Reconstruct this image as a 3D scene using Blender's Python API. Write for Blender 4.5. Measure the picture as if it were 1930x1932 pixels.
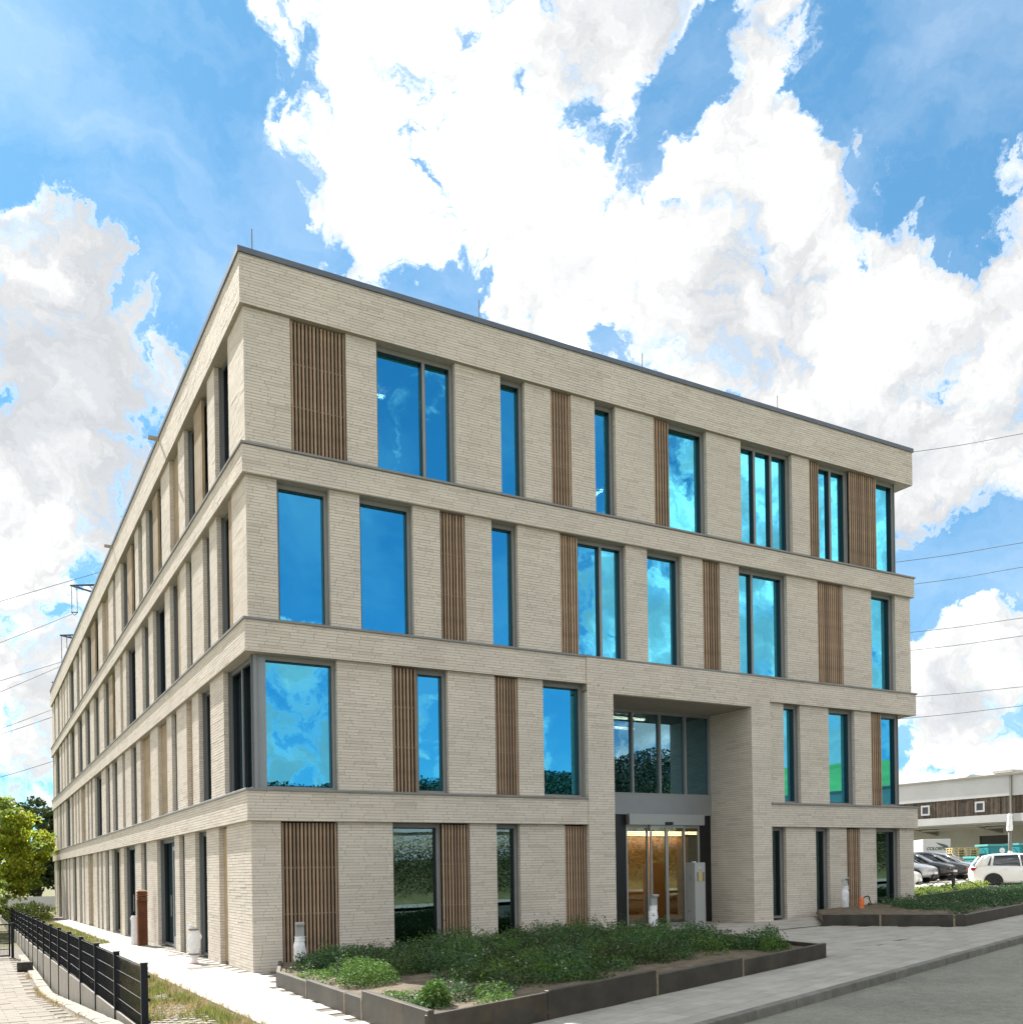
import bpy, math, random
import numpy as np
from mathutils import Matrix, Vector

R = math.radians
rng = np.random.default_rng(7)
random.seed(7)
scene = bpy.context.scene
for o in list(bpy.data.objects):
    bpy.data.objects.remove(o)
COL = scene.collection

# ------------------------------------------------------------------ camera
CAM = Vector((-4.8637, -19.2794, 1.987))
YAW, ROLL = -0.5096, R(-0.9)
cam = bpy.data.cameras.new('camera')
cam.sensor_fit = 'HORIZONTAL'
cam.sensor_width = 36.0
cam.lens = 1808.23 / 1930.0 * 36.0
cam.shift_x = 0.0054
cam.shift_y = 0.3508
cam.clip_start = 0.1
cam.clip_end = 3000
camo = bpy.data.objects.new('camera', cam)
COL.objects.link(camo)
right = Vector((math.cos(YAW), math.sin(YAW), 0)); up = Vector((0, 0, 1))
fwd = Vector((-math.sin(YAW), math.cos(YAW), 0))
xc = math.cos(ROLL) * right + math.sin(ROLL) * up
yc = -math.sin(ROLL) * right + math.cos(ROLL) * up
m = Matrix((xc, yc, -fwd)).transposed().to_4x4()
m.translation = CAM
camo.matrix_world = m
scene.camera = camo

# ------------------------------------------------------------------ light and sky
SUN_EL, SUN_AZ = 43.0, -7.5      # azimuth from +Y towards +X
SKY_STRENGTH, SUN_STRENGTH = 0.05, 2.0
scene.view_settings.view_transform = 'Standard'
scene.view_settings.look = 'None'
scene.view_settings.gamma = 1.0
scene.view_settings.exposure = 2.62
scene.view_settings.use_curve_mapping = False
scene.cycles.use_denoising = True
scene.cycles.max_bounces = 8
scene.cycles.transparent_max_bounces = 12

sun = bpy.data.lights.new('sun', 'SUN')
sun.energy = SUN_STRENGTH
sun.angle = R(0.53)
sun.color = (1.0, 0.96, 0.90)
suno = bpy.data.objects.new('sun', sun)
COL.objects.link(suno)
sd = Vector((math.sin(R(SUN_AZ)) * math.cos(R(SUN_EL)), math.cos(R(SUN_AZ)) * math.cos(R(SUN_EL)), math.sin(R(SUN_EL))))
suno.rotation_euler = sd.to_track_quat('Z', 'Y').to_euler()
suno.location = sd * 60

# cloud masses of the sky: azimuth (from +Y to +X), elevation, sharpness, weight
CLOUD_POS = [(20.4, 40.9, 499.6, 1), (17.6, 40.7, 2337.4, 0.6), (18.8, 37.3, 889.0, 0.9), (25.0, 39.5, 272.9, 1), (21.8, 35.0, 683.3, 0.9), (28.1, 36.6, 243.9, 1), (31.4, 41.2, 560.1, 1), (36.2, 41.5, 1237.2, 0.8), (42.3, 41.6, 938.5, 0.8), (46.7, 41.1, 1367.7, 0.8), (22.4, 32.9, 3032.8, 0.5), (31.2, 32.7, 363.5, 1), (37.5, 33.3, 383.5, 1), (34.3, 29.3, 152.8, 1), (42.8, 36.5, 1625.8, 0.8), (45.2, 37.0, 1705.8, 0.8), (46.0, 34.2, 563.0, 1), (43.6, 30.9, 226.7, 1), (50.6, 35.3, 3963.7, 0.6), (49.4, 34.7, 2795.4, 0.5), (49.4, 31.6, 1023.1, 0.8), (52.9, 32.1, 2765.7, 0.7), (54.8, 32.8, 5759.9, 0.6), (50.7, 28.9, 293.6, 1), (56.0, 28.7, 1090.2, 0.9), (57.7, 29.8, 2900.0, 0.6), (57.2, 24.4, 307.0, 1), (52.0, 24.0, 222.1, 1), (57.1, 19.6, 661.9, 0.9), (43.4, 25.2, 237.1, 0.9), (60.8, 24.7, 218.9, 1), (37.6, 38.0, 5320.1, 0.35), (2.8, 31.1, 2120.8, 0.8), (3.8, 28.7, 722.3, 1), (7.0, 28.4, 1799.5, 0.6), (4.3, 24.2, 217.7, 1), (8.6, 26.3, 1053.0, 0.8), (2.9, 18.0, 387.0, 1), (7.4, 21.2, 422.4, 0.9), (3.0, 12.0, 408.2, 0.9), (2.7, 5.9, 621.7, 0.8), (10.5, 24.3, 2739.2, 0.4), (18.7, 32.7, 4465.4, 0.35), (-1.2, 24.6, 192.6, 1), (-2.0, 14.8, 168.6, 0.9), (54.2, 11.3, 1150.8, 0.8), (56.7, 12.1, 2039.7, 0.8), (54.4, 9.1, 762.2, 0.8), (53.8, 6.3, 1393.1, 0.7), (56.9, 6.4, 1190.5, 0.7), (56.1, 18.3, 4251.5, 0.45), (60.5, 10.1, 490.2, 0.8), (52.4, 17.5, 6024.2, 0.4)]
CLOUD_NEG = [(8.0, 37.8, 212.2, 1), (13.3, 35.7, 494.8, 0.8), (12.1, 31.8, 951.5, 0.8), (8.4, 33.0, 876.3, 0.6), (53.6, 37.3, 403.6, 1), (56.9, 35.0, 498.8, 1), (49.5, 38.1, 1908.1, 0.8), (40.7, 39.2, 1759.9, 0.75), (35.4, 37.8, 3604.4, 0.45), (54.5, 30.8, 8429.0, 0.6), (48.3, 35.7, 8702.7, 0.4), (27.3, 41.6, 7336.4, 0.5), (25.5, 31.8, 2125.4, 0.7), (19.9, 33.8, 7192.2, 0.6), (23.0, 31.3, 2881.3, 0.6), (55.3, 15.8, 833.0, 1), (53.2, 14.7, 1926.1, 0.8), (50.0, 33.3, 5308.1, 0.4), (31.0, 38.9, 10941.0, 0.4), (38.5, 36.2, 5004.2, 0.45), (55.0, 30.8, 3799.3, 0.6), (5.7, 16.3, 2591.4, 0.4), (56.9, 8.0, 3874.1, 0.5)]
CLOUD_GREY = [(33.7, 32.2, 730.3, 0.7), (39.0, 30.4, 459.4, 0.35), (4.2, 22.0, 401.6, 0.3), (6.8, 18.5, 357.7, 0.4), (3.1, 14.7, 661.5, 0.3), (54.6, 20.5, 474.5, 0.7), (50.6, 23.2, 714.4, 0.4), (55.1, 7.3, 1143.9, 0.5), (32.9, 35.9, 822.8, 0.2), (36.2, 41.5, 2349.4, 0.5), (45.3, 40.6, 1965.8, 0.3), (162, 9, 160, .6), (155, 8, 200, .5), (53.9, 9.7, 2527.8, 0.5), (8.2, 22.0, 1196.2, 0.4), (44.1, 30.8, 493.3, 0.3)]
CLOUD_POS += [(163, 8, 90, .9), (156, 6, 120, .8), (140, 17, 160, .75), (134, 20, 300, .6), (129, 12, 150, .8), (157, 27.5, 700, .9), (137, 21, 330, 1.0), (133, 14, 260, 1.0), (144, 15, 450, .9), (129, 18, 300, .8), (160, 9, 260, .8), (120, 8, 60, .9), (190, 10, 40, .7), (230, 18, 25, .8), (280, 14, 25, .8), (330, 20, 30, .8), (85, 14, 30, .8), (75, 35, 60, .8), (250, 50, 20, .7)]
CLOUD_NEG += [(160, 19, 70, .9), (149, 24, 150, .7), (152, 15, 260, .5), (40, 39, 1500, .5)]
# unseen clouds added round the rest of the sky to brighten the shaded front
_r = random.Random(12)
for _k in range(46):
    _a, _e = _r.uniform(66, 350), math.degrees(math.asin(_r.uniform(0.06, 0.98)))
    if 126 < _a < 172 and 9 < _e < 36: continue
    CLOUD_POS.append((_a, _e, _r.uniform(18, 60), _r.uniform(.7, 1.0)))

class NT:
    """small helper round a node tree"""
    def __init__(s, nt): s.t = nt
    def n(s, typ, **kw):
        nd = s.t.nodes.new(typ)
        for k, v in kw.items():
            if k.startswith('i_'):
                key = k[2:]
                nd.inputs[int(key) if key.isdigit() else key.replace('__', ' ')].default_value = v
            else: setattr(nd, k, v)
        return nd
    def l(s, a, b): s.t.links.new(a, b)
    def math(s, op, a, b=None, c=None, clamp=False):
        nd = s.t.nodes.new('ShaderNodeMath'); nd.operation = op; nd.use_clamp = clamp
        for i, x in enumerate((a, b, c)):
            if x is None: continue
            if isinstance(x, (int, float)): nd.inputs[i].default_value = x
            else: s.l(x, nd.inputs[i])
        return nd.outputs[0]
    def vmath(s, op, a, b=None):
        nd = s.t.nodes.new('ShaderNodeVectorMath'); nd.operation = op
        for i, x in enumerate((a, b)):
            if x is None: continue
            if isinstance(x, (tuple, list, Vector)): nd.inputs[i].default_value = x
            else: s.l(x, nd.inputs[i])
        return nd
    def ramp(s, fac, stops):
        nd = s.t.nodes.new('ShaderNodeValToRGB')
        el = nd.color_ramp.elements
        while len(el) < len(stops): el.new(0.5)
        for e, (p, c) in zip(el, stops):
            e.position = p; e.color = (*c, 1) if len(c) == 3 else c
        if fac is not None: s.l(fac, nd.inputs[0])
        return nd.outputs[0]
    def mixc(s, fac, a, b, blend='MIX'):
        nd = s.t.nodes.new('ShaderNodeMix'); nd.data_type = 'RGBA'; nd.blend_type = blend
        for i, x in ((0, fac), (6, a), (7, b)):
            if isinstance(x, (int, float)): nd.inputs[i].default_value = x
            elif isinstance(x, tuple): nd.inputs[i].default_value = (*x, 1) if len(x) == 3 else x
            else: s.l(x, nd.inputs[i])
        return nd.outputs[2]
    def noise(s, vec, scale, detail=4, rough=0.55, out=0):
        nd = s.t.nodes.new('ShaderNodeTexNoise')
        nd.inputs['Scale'].default_value = scale; nd.inputs['Detail'].default_value = detail
        nd.inputs['Roughness'].default_value = rough
        if vec is not None: s.l(vec, nd.inputs['Vector'])
        return nd.outputs[out]

def direction(az, el):
    return (math.sin(R(az)) * math.cos(R(el)), math.cos(R(az)) * math.cos(R(el)), math.sin(R(el)))

def blob_sum(N, vec, blobs):
    tot = None
    for az, el, k, a in blobs:
        d = N.vmath('DOT_PRODUCT', vec, direction(az, el)).outputs['Value']
        e = N.math('EXPONENT', N.math('MULTIPLY_ADD', d, k, -k + math.log(abs(a))))
        if tot is None: tot = e if a > 0 else N.math('MULTIPLY', e, -1.0)
        else: tot = N.math('ADD' if a > 0 else 'SUBTRACT', tot, e)
    return tot

world = bpy.data.worlds.new('World')
scene.world = world
world.use_nodes = True
W = NT(world.node_tree)
for nd in list(world.node_tree.nodes): world.node_tree.nodes.remove(nd)
tc = W.n('ShaderNodeTexCoord').outputs['Generated']
warpc = W.noise(tc, 7.0, 7, 0.62, out=1)
wv = W.vmath('SUBTRACT', warpc, (0.5, 0.5, 0.5)).outputs[0]
wsc = W.vmath('SCALE', wv); wsc.inputs['Scale'].default_value = 0.17
vec = W.vmath('NORMALIZE', W.vmath('ADD', tc, wsc.outputs[0]).outputs[0]).outputs[0]
pos_ = W.math('MINIMUM', blob_sum(W, vec, CLOUD_POS), 1.05)
neg_ = W.math('MINIMUM', blob_sum(W, vec, CLOUD_NEG), 1.0)
dens = W.math('MULTIPLY_ADD', neg_, -1.35, W.math('MULTIPLY', pos_, 0.92))
fbm = W.noise(vec, 11.0, 12, 0.62)
fbm2 = W.noise(vec, 38.0, 8, 0.65)
dd = W.math('ADD', dens, W.math('MULTIPLY_ADD', fbm, 4.2, -2.1))
dd = W.math('ADD', dd, W.math('MULTIPLY_ADD', fbm2, 1.5, -0.75))
mr = W.n('ShaderNodeMapRange', interpolation_type='SMOOTHSTEP'); mr.inputs['From Min'].default_value = 0.10; mr.inputs['From Max'].default_value = 0.80
W.l(dd, mr.inputs['Value'])
veil = W.noise(W.vmath('MULTIPLY', vec, (1.0, 1.0, 2.2)).outputs[0], 4.0, 8, 0.6)
veil = W.math('MULTIPLY', W.math('MULTIPLY_ADD', veil, 2.4, -1.0, clamp=True), 0.30)
mask = W.math('MAXIMUM', W.math('POWER', mr.outputs[0], 1.7), veil)
# soft grey undersides
grey = blob_sum(W, vec, CLOUD_GREY)
gn = W.noise(vec, 5.0, 6, 0.55)
gs_ = W.n('ShaderNodeMapRange', interpolation_type='SMOOTHSTEP'); gs_.inputs['From Min'].default_value = 0.0; gs_.inputs['From Max'].default_value = 1.3
W.l(W.math('ADD', W.math('MULTIPLY', grey, 0.75), W.math('MULTIPLY_ADD', gn, 3.4, -1.32)), gs_.inputs['Value'])
bil = W.noise(vec, 17.0, 9, 0.62)
gsum = W.math('ADD', W.math('MULTIPLY', gs_.outputs[0], 0.85), W.math('MULTIPLY_ADD', bil, 1.9, -0.83), clamp=True)
thick = W.n('ShaderNodeMapRange', interpolation_type='SMOOTHSTEP'); thick.inputs['From Min'].default_value = 0.35; thick.inputs['From Max'].default_value = 0.95
W.l(dd, thick.inputs['Value'])
gfac = W.math('MULTIPLY', gsum, thick.outputs[0], clamp=True)
ccol = W.ramp(gfac, [(0.0, (0.46, 0.46, 0.447)), (0.14, (0.29, 0.29, 0.282)), (0.28, (0.205, 0.205, 0.200)), (0.48, (0.178, 0.179, 0.179)), (0.75, (0.152, 0.154, 0.156)), (1.0, (0.126, 0.130, 0.136))])
sky = W.n('ShaderNodeTexSky', sky_type='NISHITA', sun_disc=False)
sky.sun_elevation = R(SUN_EL); sky.sun_rotation = R(SUN_AZ % 360)
sky.altitude = 200; sky.air_density = 1.0; sky.dust_density = 0.25; sky.ozone_density = 1.4
bsky = W.n('ShaderNodeBackground'); bsky.inputs['Strength'].default_value = SKY_STRENGTH
W.l(W.mixc(0.5, W.mixc(1.0, sky.outputs[0], (0.25, 0.47, 0.57), 'MULTIPLY'), (0.60, 1.58, 2.6)), bsky.inputs['Color'])
core = W.n('ShaderNodeMapRange', interpolation_type='SMOOTHSTEP'); core.inputs['From Min'].default_value = 0.3; core.inputs['From Max'].default_value = 1.25
W.l(dd, core.inputs['Value'])
ccol = W.mixc(1.0, ccol, W.ramp(core.outputs[0], [(0.0, (0.60, 0.605, 0.615)), (1.0, (1.0, 1.0, 1.0))]), 'MULTIPLY')
bcl = W.n('ShaderNodeBackground'); bcl.inputs['Strength'].default_value = 1.0
W.l(ccol, bcl.inputs['Color'])
mx = W.n('ShaderNodeMixShader')
W.l(mask, mx.inputs[0]); W.l(bsky.outputs[0], mx.inputs[1]); W.l(bcl.outputs[0], mx.inputs[2])
wo = W.n('ShaderNodeOutputWorld')
W.l(mx.outputs[0], wo.inputs[0])


# ------------------------------------------------------------------ helpers
GX, GY = 0.03548, -0.01086
def H(x, y):
    """height of the gently sloping ground"""
    return GX * min(max(x, -40), 37) + GY * min(max(y, -60), 75)
def drive_z(y):
    """height of the lower driveway left of the fence"""
    if y < -6.5: return H(-3, y)
    return max(-0.5 - 0.0715 * y, -1.15)

class MB:
    """collects shapes, links them as ONE mesh object"""
    def __init__(s): s.v = []; s.f = []; s.m = []
    def face(s, pts, mi=0):
        i = len(s.v); s.v += [tuple(p) for p in pts]; s.f.append(tuple(range(i, i + len(pts)))); s.m.append(mi)
    def hexa(s, p, mi=0):
        """p: 4 bottom then 4 top corners, counter-clockwise from above"""
        i = len(s.v); s.v += [tuple(q) for q in p]
        for f in ((3, 2, 1, 0), (4, 5, 6, 7), (0, 1, 5, 4), (1, 2, 6, 5), (2, 3, 7, 6), (3, 0, 4, 7)):
            s.f.append(tuple(i + k for k in f)); s.m.append(mi)
    def box(s, x0, x1, y0, y1, z0, z1, mi=0):
        s.hexa([(x0, y0, z0), (x1, y0, z0), (x1, y1, z0), (x0, y1, z0), (x0, y0, z1), (x1, y0, z1), (x1, y1, z1), (x0, y1, z1)], mi)
    def obox(s, c, ex, ey, lx, ly, z0, z1, mi=0):
        """box turned about z: centre c (x,y), unit axis ex, ey, full sizes lx, ly"""
        c = Vector(c[:2]); ex = Vector(ex[:2]); ey = Vector(ey[:2])
        q = [c - ex * lx / 2 - ey * ly / 2, c + ex * lx / 2 - ey * ly / 2, c + ex * lx / 2 + ey * ly / 2, c - ex * lx / 2 + ey * ly / 2]
        s.hexa([(p.x, p.y, z0) for p in q] + [(p.x, p.y, z1) for p in q], mi)
    def prism(s, poly, z0, z1, mi=0):
        """poly counter-clockwise; z0, z1 numbers or functions of (x,y)"""
        f0 = z0 if callable(z0) else (lambda x, y: z0); f1 = z1 if callable(z1) else (lambda x, y: z1)
        n = len(poly); i = len(s.v)
        s.v += [(x, y, f0(x, y)) for x, y in poly] + [(x, y, f1(x, y)) for x, y in poly]
        s.f.append(tuple(i + n + k for k in range(n))); s.m.append(mi)
        s.f.append(tuple(i + k for k in reversed(range(n)))); s.m.append(mi)
        for k in range(n):
            j = (k + 1) % n
            s.f.append((i + k, i + j, i + n + j, i + n + k)); s.m.append(mi)
    def tube(s, path, r, n=6, mi=0, caps=True):
        path = [Vector(p) for p in path]; rs = r if isinstance(r, (list, tuple)) else [r] * len(path)
        rings = []; prev = None
        for k, p in enumerate(path):
            d = (path[min(k + 1, len(path) - 1)] - path[max(k - 1, 0)]).normalized()
            a = d.orthogonal().normalized() if prev is None else (prev - d * prev.dot(d)).normalized()
            prev = a; b = d.cross(a)
            i = len(s.v); rings.append(i)
            for q in range(n):
                t = 2 * math.pi * q / n
                s.v.append(tuple(p + (a * math.cos(t) + b * math.sin(t)) * rs[k]))
        for k in range(len(rings) - 1):
            for q in range(n):
                s.f.append((rings[k] + q, rings[k] + (q + 1) % n, rings[k + 1] + (q + 1) % n, rings[k + 1] + q)); s.m.append(mi)
        if caps:
            s.f.append(tuple(rings[0] + q for q in reversed(range(n)))); s.m.append(mi)
            s.f.append(tuple(rings[-1] + q for q in range(n))); s.m.append(mi)
    def lathe(s, prof, c, n=16, axis='z', mi=0):
        """prof [(r, h)...] turned about an axis through c"""
        c = Vector(c); rings = []
        for r, h in prof:
            rings.append(len(s.v))
            for q in range(n):
                t = 2 * math.pi * q / n
                if axis == 'z': s.v.append(tuple(c + Vector((r * math.cos(t), r * math.sin(t), h))))
                else: s.v.append(tuple(c + Vector((r * math.cos(t), h, r * math.sin(t)))))
        for k in range(len(rings) - 1):
            for q in range(n):
                f = (rings[k] + q, rings[k] + (q + 1) % n, rings[k + 1] + (q + 1) % n, rings[k + 1] + q)
                s.f.append(f if axis == 'z' else tuple(reversed(f))); s.m.append(mi)
    def mesh(s, name, mats, smooth=False):
        me = bpy.data.meshes.new(name)
        me.from_pydata(s.v, [], s.f)
        for mt in (mats if isinstance(mats, (list, tuple)) else [mats]): me.materials.append(mt)
        if any(s.m): me.polygons.foreach_set('material_index', s.m)
        if smooth: me.polygons.foreach_set('use_smooth', [True] * len(s.f))
        me.update()
        return me
    def build(s, name, mats, parent=None, loc=None, smooth=False):
        return link(name, s.mesh(name, mats, smooth), parent, loc)

def link(name, data, parent=None, loc=None):
    o = bpy.data.objects.new(name, data); COL.objects.link(o)
    if parent is not None: o.parent = parent
    if loc is not None: o.location = loc
    return o
def tag(o, label=None, cat=None, group=None, kind=None):
    if label: o['label'] = label
    if cat: o['category'] = cat
    if group: o['group'] = group
    if kind: o['kind'] = kind
    return o
def thing(name, label, cat, loc=(0, 0, 0), rotz=0.0, group=None):
    o = bpy.data.objects.new(name, None); COL.objects.link(o)
    o.location = loc; o.rotation_euler = (0, 0, rotz)
    return tag(o, label, cat, group)
def copy_tree(o, parent=None):
    c = o.copy(); COL.objects.link(c)
    if parent is not None: c.parent = parent
    for ch in list(o.children): copy_tree(ch, c)
    return c
def bevel(o, w, seg=2):
    b = o.modifiers.new('bevel', 'BEVEL'); b.width = w; b.segments = seg; b.limit_method = 'ANGLE'; b.angle_limit = R(40)
    return o

# ------------------------------------------------------------------ materials
def pmat(name, col, rough=0.6, metal=0.0, spec=0.5, var=0.0, scale=4.0, bump=0.0, bscale=60.0, island=0.0, objvar=0.0, stain=None, coords='Object'):
    """principled material with fine procedural variation"""
    mt = bpy.data.materials.new(name); mt.use_nodes = True
    N = NT(mt.node_tree); b = N.t.nodes['Principled BSDF']
    b.inputs['Roughness'].default_value = rough; b.inputs['Metallic'].default_value = metal
    b.inputs['Specular IOR Level'].default_value = spec
    tcn = N.n('ShaderNodeTexCoord').outputs[coords]
    c = None
    if var or stain:
        ns = N.noise(tcn, scale, 6, 0.6)
        lo = tuple(max(0, x * (1 - var)) for x in col); hi = tuple(min(1, x * (1 + var)) for x in col)
        c = N.ramp(ns, [(0.3, lo), (0.7, hi)])
        if stain:
            sn = N.noise(tcn, stain[1], 8, 0.65)
            f = N.math('MULTIPLY_ADD', sn, 6.0, -6.0 * stain[2], clamp=True)
            c = N.mixc(N.math('MULTIPLY', f, stain[3]), c, stain[0])
    if island or objvar:
        g = N.n('ShaderNodeNewGeometry').outputs['Random Per Island']
        ob = N.n('ShaderNodeObjectInfo').outputs['Random']
        t = N.math('FRACT', N.math('ADD', g, ob)) if island and objvar else (g if island else ob)
        k = max(island, objvar)
        v = N.math('MULTIPLY_ADD', t, 2 * k, 1 - k)
        base = c if c is not None else col
        hsv = N.n('ShaderNodeHueSaturation')
        if isinstance(base, tuple): hsv.inputs['Color'].default_value = (*base, 1)
        else: N.l(base, hsv.inputs['Color'])
        N.l(v, hsv.inputs['Value'])
        c = hsv.outputs[0]
    if c is None: b.inputs['Base Color'].default_value = (*col, 1)
    else: N.l(c, b.inputs['Base Color'])
    if bump:
        bn = N.n('ShaderNodeBump'); bn.inputs['Strength'].default_value = bump; bn.inputs['Distance'].default_value = 0.02
        N.l(N.noise(tcn, bscale, 4, 0.6), bn.inputs['Height'])
        N.l(bn.outputs[0], b.inputs['Normal'])
    return mt

def brick_material():
    mt = bpy.data.materials.new('pale clinker'); mt.use_nodes = True
    N = NT(mt.node_tree); b = N.t.nodes['Principled BSDF']
    b.inputs['Roughness'].default_value = 0.85; b.inputs['Specular IOR Level'].default_value = 0.25
    g = N.n('ShaderNodeNewGeometry').outputs['Random Per Island']
    ob = N.n('ShaderNodeObjectInfo').outputs['Random']
    t = N.math('FRACT', N.math('ADD', g, ob))
    c = N.ramp(t, [(0.0, (0.53, 0.465, 0.395)), (0.10, (0.615, 0.55, 0.48)), (0.45, (0.67, 0.61, 0.535)), (0.8, (0.70, 0.645, 0.57)), (1.0, (0.635, 0.57, 0.50))])
    tcn = N.n('ShaderNodeTexCoord').outputs['Object']
    pos = N.n('ShaderNodeNewGeometry').outputs['Position']
    ns = N.noise(pos, 30.0, 6, 0.65)
    c = N.mixc(0.35, c, N.ramp(ns, [(0.25, (0.48, 0.42, 0.35)), (0.7, (0.73, 0.67, 0.59))]))
    big = N.noise(pos, 0.9, 4, 0.6)
    c = N.mixc(1.0, c, N.ramp(big, [(0.3, (0.9, 0.9, 0.9)), (0.7, (1.04, 1.03, 1.02))]), 'MULTIPLY')
    N.l(c, b.inputs['Base Color'])
    bn = N.n('ShaderNodeBump'); bn.inputs['Strength'].default_value = 0.5; bn.inputs['Distance'].default_value = 0.01
    N.l(N.noise(pos, 70.0, 5, 0.7), bn.inputs['Height']); N.l(bn.outputs[0], b.inputs['Normal'])
    return mt

def glass_material(name, tint=(0.15, 0.70, 0.96), refl=0.66, see=(0.20, 0.26, 0.27)):
    mt = bpy.data.materials.new(name); mt.use_nodes = True
    N = NT(mt.node_tree); N.t.nodes.remove(N.t.nodes['Principled BSDF'])
    out = N.t.nodes['Material Output']
    gl = N.n('ShaderNodeBsdfGlossy'); gl.inputs['Roughness'].default_value = 0.0; gl.inputs['Color'].default_value = (*tint, 1)
    tr = N.n('ShaderNodeBsdfTransparent'); tr.inputs['Color'].default_value = (*see, 1)
    fr = N.n('ShaderNodeFresnel'); fr.inputs['IOR'].default_value = 1.5
    f = N.math('MULTIPLY_ADD', fr.outputs[0], 1 - refl, refl, clamp=True)
    # glass sheets are never dead flat: a faint waviness breaks up the mirror image
    pos = N.n('ShaderNodeNewGeometry').outputs['Position']
    bn = N.n('ShaderNodeBump'); bn.inputs['Strength'].default_value = 0.005; bn.inputs['Distance'].default_value = 0.25
    N.l(N.noise(pos, 0.9, 2, 0.4), bn.inputs['Height']); N.l(bn.outputs[0], gl.inputs['Normal'])
    mx = N.n('ShaderNodeMixShader'); N.l(f, mx.inputs[0]); N.l(tr.outputs[0], mx.inputs[1]); N.l(gl.outputs[0], mx.inputs[2])
    N.l(mx.outputs[0], out.inputs[0])
    return mt

def leaf_material(name, col, var=0.35, trans=0.35, hue=0.02):
    mt = bpy.data.materials.new(name); mt.use_nodes = True
    N = NT(mt.node_tree); b = N.t.nodes['Principled BSDF']; out = N.t.nodes['Material Output']
    b.inputs['Roughness'].default_value = 0.55; b.inputs['Specular IOR Level'].default_value = 0.3
    g = N.n('ShaderNodeNewGeometry').outputs['Random Per Island']
    hsv = N.n('ShaderNodeHueSaturation'); hsv.inputs['Color'].default_value = (*col, 1)
    N.l(N.math('MULTIPLY_ADD', g, 2 * var, 1 - var), hsv.inputs['Value'])
    N.l(N.math('MULTIPLY_ADD', N.math('FRACT', N.math('MULTIPLY', g, 7.31)), 2 * hue, 0.5 - hue), hsv.inputs['Hue'])
    N.l(hsv.outputs[0], b.inputs['Base Color'])
    t = N.n('ShaderNodeBsdfTranslucent'); N.l(hsv.outputs[0], t.inputs['Color'])
    mx = N.n('ShaderNodeMixShader'); mx.inputs[0].default_value = trans
    N.l(b.outputs[0], mx.inputs[1]); N.l(t.outputs[0], mx.inputs[2]); N.l(mx.outputs[0], out.inputs[0])
    return mt

def emit_material(name, col, s):
    mt = bpy.data.materials.new(name); mt.use_nodes = True
    b = mt.node_tree.nodes['Principled BSDF']
    b.inputs['Base Color'].default_value = (*col, 1); b.inputs['Emission Color'].default_value = (*col, 1); b.inputs['Emission Strength'].default_value = s
    return mt

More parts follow.
